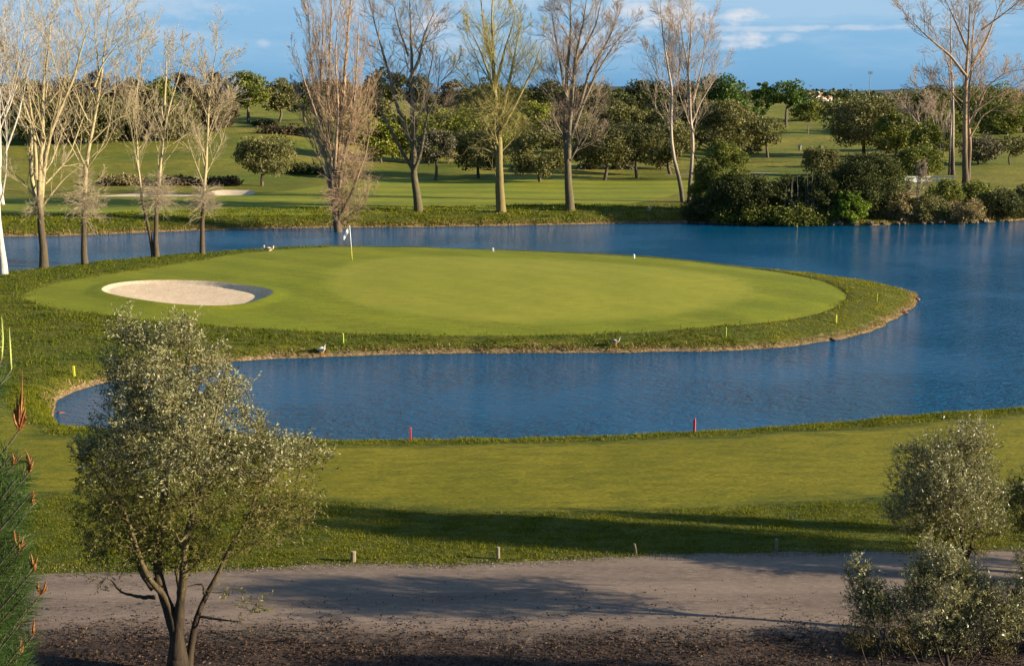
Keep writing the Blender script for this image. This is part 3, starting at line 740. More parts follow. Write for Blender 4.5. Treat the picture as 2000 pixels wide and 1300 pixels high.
bare_tree('bare_tree', 'largest bare poplar at the right edge with several close tall trunks above the scrub', GR, (1886, 358),
          [([(1886, 358), (1884, 300), (1882, 220), (1882, 140), (1884, 60), (1886, -40)], 1.0), ([(1890, 350), (1896, 280), (1894, 210), (1905, 140), (1912, 60), (1925, -20)], .75),
           ([(1893, 270), (1920, 225), (1955, 205), (1990, 195)], .35), ([(1894, 250), (1930, 170), (1970, 140), (2010, 135)], .45), ([(1882, 150), (1850, 110), (1800, 70), (1755, 25)], .5),
           ([(1884, 100), (1860, 50), (1830, -10)], .45), ([(1905, 130), (1935, 80), (1960, 20), (1985, -30)], .5), ([(1886, 190), (1850, 175), (1800, 160)], .3), ([(1896, 220), (1940, 190), (2000, 150)], .3),
           ([(1910, 60), (1950, 30), (2000, -10)], .4)],
          .36, B_tan, 25, k1=13, k2=7, k3=4, k4=3, ang=(38, 34, 34, 32), ratio=(.28, .6, .68, .75), tw=.018, t_first=.3)
bare_tree('bare_tree', 'two thin pale poplar trunks just left of the largest bare poplar', GR, (1858, 342),
          [([(1862, 342), (1862, 280), (1862, 200), (1858, 120), (1858, 40), (1860, -30)], 1.0), ([(1854, 342), (1856, 280), (1858, 220), (1852, 150), (1850, 90)], .7),
           ([(1838, 330), (1846, 270), (1856, 220)], .45), ([(1860, 150), (1840, 100), (1830, 60)], .3)],
          .24, B_pink, 26, k1=12, k2=6, k3=4, k4=3, ang=(30, 30, 34, 32), ratio=(.18, .5, .55, .6), tw=.017, t_first=.45)
bare_tree('bare_tree', 'leaning pale bare tree tilting left toward the dark bushes, behind the rail', GR, (1832, 318),
          [([(1832, 318), (1815, 275), (1792, 238), (1770, 210), (1750, 185)], 1.0), ([(1795, 245), (1790, 225), (1786, 210)], .6), ([(1800, 250), (1775, 220), (1760, 225)], .3),
           ([(1836, 320), (1830, 250), (1810, 190), (1795, 165), (1785, 150)], .6), ([(1838, 320), (1835, 250), (1825, 200)], .4)],
          .19, B_pink, 27, k1=12, k2=7, k3=4, k4=3, ang=(36, 34, 34, 32), ratio=(.35, .5, .55, .6), tw=.017, t_first=.35)
bare_tree('bare_tree', 'small pale bare sapling with a curved stem by the waterline at the right', 'bare saplings by the water', (1784, 414),
          [([(1784, 414), (1786, 395), (1796, 375), (1805, 362), (1812, 350)], 1.0), ([(1790, 388), (1792, 360), (1797, 330), (1800, 318)], .7), ([(1786, 396), (1778, 375), (1772, 360)], .5), ([(1795, 376), (1798, 350), (1806, 325)], .5)],
          .08, B_pink, 28, k1=10, k2=6, k3=4, k4=3, ang=(28, 28, 30, 30), ratio=(.4, .5, .55, .6), tw=.013, t_first=.3, bursts=[(1780, 395, 24, 120, .9)])
# ------------------------------------------------------------------ leafy trees and bushes
def leaf_quads(C, D, size, asp, r, fold=0.0):
    """diamond leaves at C with blade direction D (unit), size array"""
    n = len(C); rv = r.normal(0, 1, (n, 3)); S = unit(np.cross(D, rv)); a = (size / 2)[:, None]
    V = np.stack([C - D * a, C + S * a * asp, C + D * a, C - S * a * asp], 1).reshape(-1, 3)
    return V, np.arange(n * 4).reshape(-1, 4)


def clumpy(center, rad, ncl, nleaf, size, r, dome=0.0, cr=.33, shell=.55, flatb=None, squash=.75):
    """leaf positions: clumps spread through an ellipsoid, leaves packed toward each clump's skin"""
    u = unit(r.normal(0, 1, (ncl, 3)));
    if dome: u[:, 2] = np.where(u[:, 2] < -dome, -dome * r.random(ncl), u[:, 2])
    q = u * (shell + (1 - shell) * r.random((ncl, 1)) ** .5) * (1 - cr * .75)
    cc = center + q * rad; crr = np.mean(rad[:2]) * cr * r.uniform(.65, 1.3, ncl)
    k = r.choice(ncl, nleaf, p=crr ** 2 / (crr ** 2).sum())
    v = unit(r.normal(0, 1, (nleaf, 3))); rr = crr[k][:, None] * (.55 + .5 * r.random((nleaf, 1)))
    P = cc[k] + v * rr * np.array([1, 1, squash])
    return P, k, cc, crr


LEAFM = {}
def leafm(kind):
    if kind not in LEAFM:
        c = {'dark': [(.028, .034, .011), (.052, .060, .017), (.09, .095, .026)], 'pine': [(.03, .055, .012), (.055, .095, .018), (.10, .145, .026)],
             'olive': [(.065, .066, .024), (.115, .112, .038), (.19, .17, .065)], 'lime': [(.12, .13, .018), (.18, .19, .026), (.25, .25, .04)],
             'green': [(.06, .075, .014), (.11, .125, .022), (.17, .175, .035)], 'brown': [(.035, .026, .015), (.07, .05, .028), (.12, .09, .045)],
             'tan': [(.14, .11, .045), (.21, .165, .075), (.30, .23, .12)], 'bright': [(.09, .14, .014), (.14, .20, .02), (.20, .26, .035)],
             'grey': [(.07, .065, .04), (.11, .10, .06), (.155, .14, .09)]}[kind]
        LEAFM[kind] = leaf_mat(kind + '_foliage', c, trans=.22, spec=.15)
    return LEAFM[kind]


trunk_m = bark_mat('brown_bark', (.10, .075, .055), (.13, .10, .07), 0, 4)


def leafy(name, label, cat, group, px, by, top, wpx, kind, seed, n=None, dome=0.0, low=.28, trunk=True, thin=1.0, asp=.7, dz=0.0, deep=.85, ncl=None, cr=.33, lean=0.0, shell=.5, squash=.75, msize=1.0):
    """px = centre column, by = foot row, top = crown-top row, wpx = crown width in photo pixels, low = crown base as share of height"""
    r = np.random.default_rng(seed); b0 = ground(px, by); Y = b0[1]; sc_ = Y / F
    H = (gy(px, top, Y) - b0)[2]; w = wpx * sc_
    root = empty(name, b0, label, cat, group)
    rad = np.array([w / 2, w / 2 * deep, H * (1 - low) / 2]); c = np.array([lean * w, 0, H * (low + (1 - low) / 2)])
    if n is None: n = int(np.clip(wpx * (by - top) * (1 - low) * .62, 900, 14000) * thin)
    size = np.clip(.0017 * Y, .1, 1.0) * msize
    P, k, cc, crr = clumpy(c, rad, ncl or int(14 + wpx * .28), n, size, r, dome, cr=cr, shell=shell, squash=squash)
    P = P[P[:, 2] > .02]; m = len(P)
    D = unit(r.normal(0, 1, (m, 3)) + unit(P - c) * .6)
    V, Fc = leaf_quads(P, D, size * r.uniform(.6, 1.4, m), asp, r)
    tone = r.random(len(cc)); rnd = np.clip(tone[k[:m]] * .6 + r.random(m) * .5, 0, 1)
    if trunk:
        g = Geo(); R = max(.12, H * .028)
        mid = c * np.array([.6, 1, 1]) + np.array([0, 0, -rad[2] * .45]); mid[2] = max(mid[2], H * .2)
        pl, _ = resample([[0, 0, -.3], [lean * w * .1 + r.normal(0, .04) * H, 0, mid[2] * .5], mid], 9); g.tube(pl, np.linspace(R * 1.25, R * .7, 9), 8)
        order = np.argsort(cc[:, 2])[:12]
        for j in order[::1]:
            e = cc[j]; m2 = mid * .5 + e * .5 + np.array([0, 0, -.05 * H]); q, _ = resample([mid * .92, m2, e], 7); g.tube(q, np.linspace(R * .5, R * .08, 7), 5)
        g.make('trunk', trunk_m, root, True)
        mesh('crown', V, Fc, leafm(kind), root, rnd=rnd)
    else:
        g = Geo()
        for _ in range(7):
            e = c + r.normal(0, .35, 3) * rad; q, _ = resample([[r.normal(0, .15) * w, r.normal(0, .1) * w, -.1], e * .5 * np.array([1, 1, .9]), e], 6); g.tube(q, np.linspace(.05, .012, 6) * max(1, H / 3), 4)
        g.make('stems', trunk_m, root, True)
        mesh('foliage', V, Fc, leafm(kind), root, rnd=rnd)
    return root


T = 'trees of the far woodland'
bk = [  # label, px, base, top, width, kind, dome, low
    ('brownish woodland tree at the far left edge behind the white barked birch', -15, 270, 150, 110, 'brown', 0, .12),
    ('dark olive woodland tree behind the broad vase shaped bare tree', 55, 270, 146, 100, 'olive', 0, .12),
    ('brown woodland tree rising between the second and third bare trees', 130, 270, 138, 110, 'brown', 0, .1),
    ('brown and green woodland tree behind the third bare tree', 205, 270, 132, 110, 'brown', 0, .1),
    ('grey brown woodland tree behind the pair of slender stems', 268, 270, 142, 80, 'grey', 0, .1),
    ('deep green woodland tree just right of the pair of slender stems', 318, 270, 144, 90, 'green', 0, .15),
    ('brownish woodland tree left of the straight slender bare tree', 365, 264, 132, 80, 'brown', 0, .1),
    ('brown woodland tree behind the top of the straight slender bare tree', 425, 258, 134, 75, 'brown', 0, .15),
    ('dark lower woodland tree behind the broad vase shaped bare tree', 85, 282, 185, 120, 'dark', 0, 0),
    ('dark lower woodland tree behind the slim third bare tree', 190, 280, 180, 120, 'olive', 0, 0),
    ('dark lower woodland tree left of the slender pair of stems', 245, 276, 185, 90, 'dark', 0, 0),
    ('dark lower woodland tree between the slender pair and the straight bare tree', 350, 274, 185, 90, 'olive', 0, 0),
    ('green cork oak with open trunk space in the middle of the far left treeline', 485, 240, 137, 88, 'green', 0, .32),
    ('greyish green oak with pale trunk, in the gap left of the dense tan poplar', 545, 238, 150, 68, 'olive', 0, .3),
    ('dark oak directly left of the dense tan poplar', 596, 238, 152, 76, 'dark', 0, .2),
    ('dark woodland tree half hidden behind the dense tan poplar', 655, 240, 146, 80, 'brown', 0, .2),
    ('tallest dark rounded pine between the tan poplar and the grey three limbed tree', 752, 262, 122, 92, 'dark', .3, .35),
    ('dark pine crown behind the grey three limbed bare tree', 818, 262, 138, 70, 'dark', .3, .3),
    ('dusky brown rounded crown right of the grey three limbed bare tree', 892, 262, 148, 84, 'brown', .3, .3),
    ('black green pine crown behind the yellowish bare tree', 950, 262, 150, 80, 'dark', .3, .3),
    ('dark pine crown just right of the yellowish bare tree', 1005, 262, 158, 60, 'dark', .3, .3),
    ('dark round pine crown left of the third far bank tree', 1068, 262, 151, 88, 'dark', .25, .4),
    ('green rounded pine crown behind the third far bank tree', 1152, 262, 153, 100, 'dark', .25, .4),
    ('broad dark domed pine left of the twin trunked bare tree', 1262, 258, 152, 112, 'dark', .25, .35),
    ('dark domed pine behind the twin trunked bare tree', 1342, 256, 148, 90, 'dark', .25, .3),
    ('low dark tree in the notch between the yellowish tree and the dark round pine', 1036, 262, 176, 66, 'dark', 0, 0),
    ('low dark tree in the gap behind the trunk of the third far bank tree', 1110, 262, 164, 66, 'dark', 0, 0),
    ('low dark tree in the notch left of the broad dark domed pine', 1208, 262, 177, 70, 'dark', 0, 0),
    ('brown rounded tree just right of the dense tan poplar crown', 705, 270, 150, 84, 'brown', 0, 0),
    ('olive tree crown filling the gap left of the grey three limbed tree', 735, 285, 178, 84, 'olive', 0, 0),
    ('dark olive crown between the brown rounded crown and the black green pine', 922, 262, 168, 70, 'olive', 0, 0),
    ('dull olive crown right of the twin trunked tree under the large green pine', 1372, 280, 180, 80, 'olive', 0, 0),
    ('large green stone pine right of the twin trunked bare tree', 1408, 258, 142, 120, 'pine', .2, .25),
    ('small dark pointed tree between the two largest green pines', 1487, 238, 150, 36, 'pine', 0, .1),
    ('round topped green stone pine standing on the open fairway', 1535, 248, 152, 86, 'pine', .2, .3),
    ('tan leafless bush at the edge of the far open field', 1607, 232, 192, 70, 'olive', 0, .05),
    ('dark tree behind the leaning pale bare tree', 1790, 265, 168, 110, 'olive', 0, .15),
    ('dark flat crowned pine behind the tops of the leaning bare tree', 1820, 255, 160, 80, 'dark', .3, .4),
    ('olive toned woodland tree left of the largest bare poplar', 1740, 262, 182, 80, 'olive', 0, .1),
    ('broad yellow green woodland tree behind the largest bare poplar', 1918, 262, 158, 130, 'green', 0, .12),
    ('yellow green woodland tree at the right edge of the photo', 2000, 258, 182, 100, 'green', 0, .1),
    ('dark trees edge low behind the olive toned tree', 1690, 232, 186, 90, 'dark', 0, .05),
]
for i, (lb, px, by, top, w, kd, dm, lw) in enumerate(bk):
    nm = 'stone_pine' if dm else 'woodland_tree'
    leafy(nm, lb, 'tree', T, px, by, top, w * (1.06 if dm else 1.22), kd, 100 + i, dome=dm, low=lw * .6 if px > 450 else -.05, deep=.9, ncl=int(26 + w * .35), cr=.27)
MT = 'low crowned trees on the far fairway'
md = [
    ('round dark evergreen oak with curved trunk standing alone on the left slope', 512, 363, 266, 122, 'olive', .22, .10),
    ('fresh yellow green tree behind the grey three limbed bare tree', 905, 318, 205, 150, 'lime', .05, 0),
    ('olive green tree behind the trunk fork of the grey three limbed bare tree', 800, 320, 212, 120, 'green', .1, 0),
    ('pale yellow green bush right of the dense tan poplar', 745, 318, 232, 90, 'lime', .05, 0),
    ('small tan tree with a v shaped trunk right of the grey three limbed bare tree', 850, 352, 250, 80, 'grey', .3, 0),
    ('dark olive tree with hanging boughs behind the yellowish bare tree', 935, 348, 245, 110, 'olive', .12, 0),
    ('sprawling dark olive tree with trailing twigs between the second and third far bank trees', 1055, 355, 244, 120, 'olive', .05, 0),
    ('rounded grey green olive tree just right of the third far bank tree', 1180, 352, 232, 110, 'olive', .22, 0),
    ('second rounded grey green olive tree, nearer the twin trunked bare tree', 1245, 348, 235, 110, 'olive', .2, 0),
    ('pale olive tree behind the twin trunked bare tree', 1310, 340, 222, 90, 'olive', .12, 0),
    ('knotty olive green oak with many round leaf clumps right of the twin trunked tree', 1425, 312, 192, 120, 'olive', .12, 0),
    ('leaning oak with a bent trunk on the right fairway', 1500, 308, 226, 82, 'olive', .3, -.12),
    ('large knotty oak in front of the open fields on the right', 1688, 305, 188, 145, 'olive', .12, 0),
    ('dull green oak joined to the right side of the large knotty oak', 1745, 310, 212, 80, 'green', .12, 0),
    ('small umbrella shaped olive tree near the right edge', 1973, 322, 268, 85, 'olive', .35, 0),
    ('rounded scrubby tree left of the small umbrella shaped olive', 1912, 322, 262, 80, 'grey', .1, 0),
    ('dark scrub tree among the leaning pale trunks', 1805, 330, 225, 60, 'green', .05, 0),
    ('yellow green hillside bush behind the yellowish bare tree', 1000, 300, 214, 80, 'lime', .05, 0),
    ('dusky hillside bush behind the third far bank tree', 1105, 300, 218, 90, 'olive', .05, 0),
]
for i, (lb, px, by, top, w, kd, lw, ln) in enumerate(md):
    leafy('oak_tree' if 'oak' in lb else ('olive_tree' if 'olive' in lb else 'small_tree'), lb, 'tree', MT, px, by, top, w * 1.2, kd, 200 + i, low=lw, lean=ln, deep=.85, thin=1.1, cr=.25, ncl=int(30 + w * .4))
BB = 'bushes on the far bank at the right'
bb = [
    ('light willow green bush at the foot of the twin trunked bare tree', 1408, 415, 262, 100, 'green', 0.0),
    ('paler green bush in front of the willow green bush', 1385, 412, 318, 70, 'lime', 0),
    ('dark low hedge bush between the willow green bush and the reed screen', 1450, 432, 338, 120, 'dark', 0),
    ('small dark waterside bush below the twin trunked bare tree', 1375, 432, 385, 80, 'dark', 0),
    ('black green bush filling the left of the reed screen', 1545, 428, 334, 80, 'dark', 0),
    ('black green bush filling the right of the reed screen', 1600, 428, 332, 80, 'dark', 0),
    ('tall dark bush right of the reed screen, largest on the bank', 1690, 420, 288, 130, 'dark', 0),
    ('dark leafy bush closing the gap left of the reed screen', 1497, 432, 345, 95, 'dark', 0),
    ('dark leafy bush closing the gap right of the reed screen', 1643, 426, 330, 90, 'dark', 0),
    ('low shaded scrub at the waterline below the reed screen', 1560, 438, 402, 130, 'green', 0),
    ('low shaded scrub at the waterline left of the reed screen', 1450, 438, 405, 120, 'green', 0),
    ('bright green leafy bush by the water in front of the tallest dark bush', 1660, 436, 366, 62, 'bright', 0),
    ('rounded olive bush above the reed screen', 1602, 342, 285, 72, 'olive', 0),
    ('dark bush behind the white rail', 1790, 345, 286, 90, 'green', 0),
    ('tan brown scrub around the curved sapling by the water', 1758, 428, 376, 70, 'tan', 0),
    ('brown green scrub right of the curved sapling', 1812, 430, 380, 70, 'olive', 0),
    ('green shrub below the right end of the white rail', 1842, 402, 352, 70, 'green', 0),
    ('green shrub at the foot of the largest bare poplar', 1898, 398, 355, 70, 'green', 0),
    ('dark waterside bush near the right edge', 1955, 424, 372, 90, 'dark', 0),
    ('olive scrub at the right edge below the umbrella shaped olive', 1998, 420, 362, 70, 'olive', 0),
    ('low tan scrub by the water below the largest bare poplar', 1880, 434, 392, 80, 'tan', 0),
    ('dark green low bush left of the white rail', 1735, 372, 318, 60, 'green', 0),
]
for i, (lb, px, by, top, w, kd, lw) in enumerate(bb):
    leafy('bush', lb, 'bush', BB, px, by, top - 4, w * 1.28, kd, 300 + i, low=lw - .12, trunk=False, deep=.7, thin=1.5, cr=.27, msize=.85, ncl=int(30 + w * .4))
# understorey that closes the treeline
ud = [(700, 285, 225, 70, 'lime'), (770, 290, 222, 80, 'olive'), (835, 275, 205, 70, 'olive'), (960, 285, 215, 90, 'olive'), (1045, 275, 212, 80, 'lime'), (1135, 280, 218, 80, 'olive'),
      (1205, 285, 205, 90, 'olive'), (1290, 285, 205, 90, 'olive'), (1360, 290, 200, 80, 'olive'), (1150, 330, 255, 80, 'grey'), (1215, 330, 250, 80, 'grey'), (1290, 330, 250, 80, 'olive'),
      (1440, 258, 200, 80, 'pine'), (1575, 238, 190, 60, 'green'), (1465, 300, 235, 60, 'olive'), (1760, 305, 235, 90, 'olive'), (1850, 295, 215, 100, 'green'), (1950, 262, 200, 100, 'green'), (1700, 262, 205, 80, 'dark')]
names = ['lime toned bush', 'olive bush', 'dull olive bush', 'rounded olive bush', 'lime bush', 'squat olive bush', 'thick olive bush', 'wide olive bush', 'shaded olive bush', 'grey twiggy bush', 'second grey twiggy bush', 'mixed olive bush',
         'deep green bush', 'fresh green bush', 'small olive bush', 'scrubby olive bush', 'green thicket', 'yellowish green thicket', 'dark thicket']
spots = ['at the right foot of the dense tan poplar', 'left of the grey three limbed bare tree', 'between limbs of the grey three limbed tree', 'directly behind the trunk of the yellowish bare tree', 'on the hillside right of the yellowish bare tree',
         'on the hillside right of the third far bank tree', 'under the gap between two dark domed pines', 'left of the twin trunked bare tree under the pines', 'right of the twin trunked bare tree under the green pine', 'behind the grey green olive beside the third far bank tree',
         'between the two rounded grey green olives', 'behind the left trunk of the twin trunked tree', 'below the large green stone pine', 'below the round topped stone pine on its right', 'left of the leaning oak with bent trunk', 'right of the large knotty oak',
         'behind the two thin pale poplar trunks', 'behind the largest bare poplar on its right', 'behind the top of the large knotty oak']
for i, (px, by, top, w, kd) in enumerate(ud):
    leafy('bush', names[i] + ' ' + spots[i], 'bush', 'bushes under the far treeline', px, by, top - (16 if px < 1400 else 0), w * 1.3, kd, 400 + i, low=-.1, trunk=False, deep=.7, thin=.9, cr=.27, ncl=50)
# low scrub on the left slope
for i, (px, by, top, w, kd, lb) in enumerate([(240, 362, 344, 120, 'tan', 'low dry scrub strip on the left slope behind the third bare tree'), (345, 362, 346, 110, 'brown', 'low brown scrub strip behind the pair of slender stems'),
                                               (430, 362, 348, 110, 'brown', 'low brown scrub strip behind the straight slender bare tree'), (600, 340, 322, 110, 'dark', 'low dark scrub strip right of the evergreen oak with curved trunk'),
                                               (515, 245, 236, 60, 'dark', 'small dark bush on the upper left field'), (560, 262, 250, 150, 'brown', 'long brown scrub strip on the upper left field')]):
    leafy('bush', lb, 'bush', 'scrub on the left slope', px, by, top, w, kd, 450 + i, low=-.2, trunk=False, deep=.3, thin=2.0, cr=.3, ncl=60)


# ------------------------------------------------------------------ distance: tree belt, hills, houses, masts
def belt():
    r = np.random.default_rng(9); n = 60000; Y = r.uniform(900, 1700, n); X = Y * r.uniform(-.55, .55, n)
    band = (np.sin(Y / 60 + 3 * X / 900) + np.sin(X / 130)) > .4; X, Y = X[band], Y[band]; n = len(X)
    z = land(X, Y) + r.uniform(0, 1, n) ** .6 * (6 + 2.5 * np.sin(X / 37) + 2 * np.sin(X / 11)); C = np.stack([X, Y, z], 1)
    V, Fc = leaf_quads(C, unit(r.normal(0, 1, (n, 3))), r.uniform(2.0, 4.5, n), .8, r)
    tag(mesh('distant_wood', V, Fc, leafm('dark'), rnd=r.random(n)), 'dark distant wood along the horizon', 'woodland', kind='stuff')


belt()
M['hill'] = noise_mat('wooded_hills', (.035, .05, .045), (.05, .065, .055), .004, .2, 1, fs=.02)
g = Geo(); xs = np.linspace(-6000, 6000, 121); ys = [4600, 5300, 6400, 7800]; prof = [0, .6, 1, 0]
V = [(x, y + 150 * math.sin(x / 700), p * (24 + 18 * math.sin(x / 900 + 1) + 12 * math.sin(x / 310) + 18 * math.exp(-((x - 2300) / 700) ** 2))) for y, p in zip(ys, prof) for x in xs]
Fh = [(j * 121 + i, j * 121 + i + 1, (j + 1) * 121 + i + 1, (j + 1) * 121 + i) for j in range(3) for i in range(120)]
tag(mesh('hills', V, Fh, M['hill'], smooth=True), kind='structure')

M['plaster'] = flat('white_plaster', (.72, .68, .60), .8)
M['tile'] = flat('clay_roof', (.32, .15, .09), .8)
M['glass'] = flat('dark_window', (.03, .03, .035), .2, .5)
M['steel'] = flat('grey_steel', (.16, .17, .18), .5, .4)


def house(px, py, w, d, h, label):
    b0 = gy(px, py, 1000); b0[2] = hz(b0[0], 1000) + 1
    root = empty('house', b0, label, 'house', 'white houses on the horizon', rz=.35)
    g = Geo(); g.box((0, 0, h / 2), (w, d, h)); wl = g.make('wall', M['plaster'], root)
    V = [(-w / 2 - .5, -d / 2 - .5, h), (w / 2 + .5, -d / 2 - .5, h), (w / 2 + .5, d / 2 + .5, h), (-w / 2 - .5, d / 2 + .5, h), (-w / 2 - .5, 0, h + d * .28), (w / 2 + .5, 0, h + d * .28)]
    rf = mesh('roof', V, [(0, 1, 5, 4), (2, 3, 4, 5), (0, 4, 3), (1, 2, 5), (3, 2, 1, 0)], M['tile'], root)
    g = Geo(); g.box((w * .25, 0, h + d * .3), (.8, .8, 1.6)); g.make('chimney', M['plaster'], rf)
    for k in range(3):
        x_ = -w / 2 + w * (k + .5) / 3; g = Geo(); g.box((x_, -d / 2 - .02, h * .55), (w * .12, .12, h * .4)); wn = g.make('window', M['tile'], root)
        g = Geo(); g.box((x_, -d / 2 - .09, h * .55), (w * .1, .04, h * .35)); g.make('pane', M['glass'], wn)
    g = Geo(); g.box((w * .33, -d / 2 - .03, 1.05), (1.1, .1, 2.1)); g.make('door', M['tile'], root)


house(1592, 188, 13, 8, 5, 'larger white house on the horizon beside the round topped stone pine')
house(1612, 189, 9, 6, 3, 'smaller white house on the horizon, right of the larger one')


def mast(px, top, Y, w, label):
    t = gy(px, top, Y); z0 = hz(t[0], Y); H = t[2] - z0
    root = empty('floodlight_mast', (t[0], Y, z0), label, 'light mast', 'floodlight masts on the horizon')
    g = Geo(); g.tube([(0, 0, -.3), (0, 0, H)], [w * .11, w * .06], 8); g.make('pole', M['steel'], root)
    g = Geo()
    for k in range(2): g.box((0, 0, H - k * w * .3), (w, w * .12, w * .08))
    g.make('crossbar', M['steel'], root)
    for k in range(6):
        g = Geo(); g.box(((k % 3 - 1) * w * .36, -w * .14, H - (k // 3) * w * .3), (w * .26, w * .2, w * .22), top=.8); g.make('floodlight', M['steel'], root)


mast(1700, 141, 620, 2.2, 'tall floodlight mast standing against the sky above the large knotty oak')
mast(1583, 167, 1500, 3.0, 'tiny floodlight mast above the larger white house')
mast(1662, 166, 1500, 2.4, 'tiny thin mast between the larger white house and the tall floodlight mast')

# ------------------------------------------------------------------ olives in the foreground
M['oliveleaf'] = leaf_mat('olive_leaves', [(.030, .036, .008), (.072, .077, .018), (.14, .137, .038), (.27, .255, .105)], back=(.25, .24, .12), trans=.2, rough=.42, spec=.4)
M['olivethin'] = leaf_mat('olive_leaves_lower', [(.040, .046, .006), (.09, .092, .010), (.16, .15, .020)], back=(.17, .155, .04), trans=.4, rough=.5, spec=.3)  # greener, more translucent leaves for the thin lower crown
M['olivebark'] = bark_mat('olive_bark', (.038, .027, .018), (.13, .10, .045), 1.2, 3.2)


def poly_in(poly, P): return inside(np.array(poly, float), np.array(P, float))


def olive(name, label, group, base_px, poly, limbs, r0, ncl, shoots, seed, split=900, extra=(), leaf=.062, sag=.5, category='olive tree', thick=1.0, dens=1.0, rcl=.30, thinlow=.55):
    """crown outline as pixels at the tree's distance; thickness follows the distance to the outline"""
    r = np.random.default_rng(seed); b0 = ground(*base_px); Y = b0[1]; k = Y / F; poly = np.array(poly, float)
    root = empty(name, b0, label, category, group)
    # limbs
    g = Geo(); nodes = []; nrad = []
    for pl, fac, d0, d1 in limbs:
        q = []
        for i, (px, py) in enumerate(pl):
            t = i / (len(pl) - 1); p = gy(px, py, Y) - b0; p[1] = d0 + (d1 - d0) * t; q.append(p)
        q, L = resample(q, 30); q[1:-1] += np.cumsum(r.normal(0, .006, (28, 3)), 0)
        R = r0 * fac * (1 - .82 * np.linspace(0, 1, 30) ** .8)
        if q[0, 2] < .3: R *= 1 + .5 * np.exp(-np.arange(30) / 4)
        R = R * (1 + .07 * np.sin(np.arange(30) * 1.3 + seed))
        g.tube(q, R, 10); nodes += list(q[4:]); nrad += list(R[4:])
    g.make('trunk', M['olivebark'], root, True)
    # clump centres inside the outline
    lo, hi = poly.min(0), poly.max(0); C = []
    cand = np.column_stack([r.uniform(lo[0], hi[0], 9000), r.uniform(lo[1], hi[1], 9000)]); cand = cand[poly_in(poly, cand)]; de = dist(poly, cand)
    cand, de = cand[de > 5], de[de > 5]; got = []
    for (px, py), e in zip(cand, de):
        hr = min(2.1, e * k * 1.5 + .12) * thick; dy = r.uniform(-1, 1) * hr
        if py > split and r.random() > thinlow: continue
        p = gy(px, py, Y) - b0; p = p * ((Y + dy) / Y) + (b0 * ((Y + dy) / Y) - b0) * np.array([1, 0, 0]); p[1] = dy; p[2] = (gy(px, py, Y + dy) - b0)[2]; p[0] = (gy(px, py, Y + dy) - b0)[0]
        if got and np.min(np.linalg.norm(np.array(got) - p, axis=1)) < rcl * .8: continue
        got.append(p); C.append((p, rcl * r.uniform(.75, 1.25) * min(1, .55 + e / 60), py > split))
        if len(C) >= ncl: break
    for px, py, rr in extra: C.append((gy(px, py, Y) - b0 + np.array([0, r.uniform(-.3, .3), 0]), rr * k, py > split))
    # boughs joining clumps to the nearest lower node
    order = sorted(range(len(C)), key=lambda i: np.min(np.linalg.norm(np.array(nodes) - C[i][0], axis=1)))
    bp, br = [], []
    for i in order:
        c = C[i][0]; N = np.array(nodes); dd = np.linalg.norm(N - c, axis=1) + np.maximum(0, N[:, 2] - c[2]) * 2.2; j = int(np.argmin(dd))
        a = N[j]; m = a * .5 + c * .5 + r.normal(0, .06, 3) + np.array([0, 0, -.06]); q, L = resample([a, m, c], 8); R = np.linspace(min(nrad[j] * .6, .035), .007, 8)
        bp.append(q); br.append(R); nodes += list(q[3:]); nrad += list(R[3:])
    lv, lf, ln, shp, tone = [], [], 0, [], []
    PS, DS, LS, TS = [], [], [], []
    for c, cr_, low in C:
        n = int(shoots * (cr_ / rcl) ** 2 * (.75 if low else 1) * dens); v = unit(r.normal(0, 1, (n, 3)));
        s = c + v * cr_ * r.uniform(.1, .75, (n, 1)); d = unit(v * .8 + np.array([0, 0, .75 if not low else .1]) + r.normal(0, .3, (n, 3)))
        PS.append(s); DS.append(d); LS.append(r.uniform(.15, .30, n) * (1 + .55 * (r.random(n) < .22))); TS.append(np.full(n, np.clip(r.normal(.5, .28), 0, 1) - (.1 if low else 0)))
        # short woody links inside the clump
        for _ in range(3):
            e = c + unit(r.normal(0, 1, 3)) * cr_ * .8; q, L = resample([c - (0, 0, .05), (c + e) / 2 + r.normal(0, .02, 3), e], 8); bp.append(q); br.append(np.linspace(.008, .004, 8))
    V, Fc = tubes(np.array(bp), np.array(br), 4); mesh('branches', V, Fc, M['olivebark'], root, True)
    S, D, L, Tn = np.concatenate(PS), np.concatenate(DS), np.concatenate(LS), np.concatenate(TS)
    SP = grow(S, D, L, 4, .04, .10, r); V, Fc = tubes(SP, np.tile(np.linspace(.0035, .002, 4), (len(SP), 1)), 3)
    mesh('twigs', V, Fc, M['olivebark'], root)
    kk = 13; t = np.tile(np.linspace(.08, 1.0, kk), (len(SP), 1)); q, Tg, _ = sample(SP, np.ones(SP.shape[:2]), np.clip(t, 0, .999))
    rv = r.normal(0, 1, q.shape); rv -= (rv * Tg).sum(-1, keepdims=True) * Tg; rv = unit(rv); d = unit(Tg * .75 + rv)
    sz = leaf * r.uniform(.65, 1.25, q.shape[:2]); ctr = q + d * sz[..., None] * .5
    V, Fc = leaf_quads(ctr.reshape(-1, 3), d.reshape(-1, 3), sz.ravel(), .3, r)
    rnd = np.clip(np.repeat(Tn, kk) + r.normal(0, .2, len(Tn) * kk), 0, 1)
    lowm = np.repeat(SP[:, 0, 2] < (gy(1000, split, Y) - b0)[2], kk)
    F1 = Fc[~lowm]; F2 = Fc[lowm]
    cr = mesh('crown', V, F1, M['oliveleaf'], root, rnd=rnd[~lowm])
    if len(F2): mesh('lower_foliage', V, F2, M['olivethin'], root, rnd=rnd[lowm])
    return root


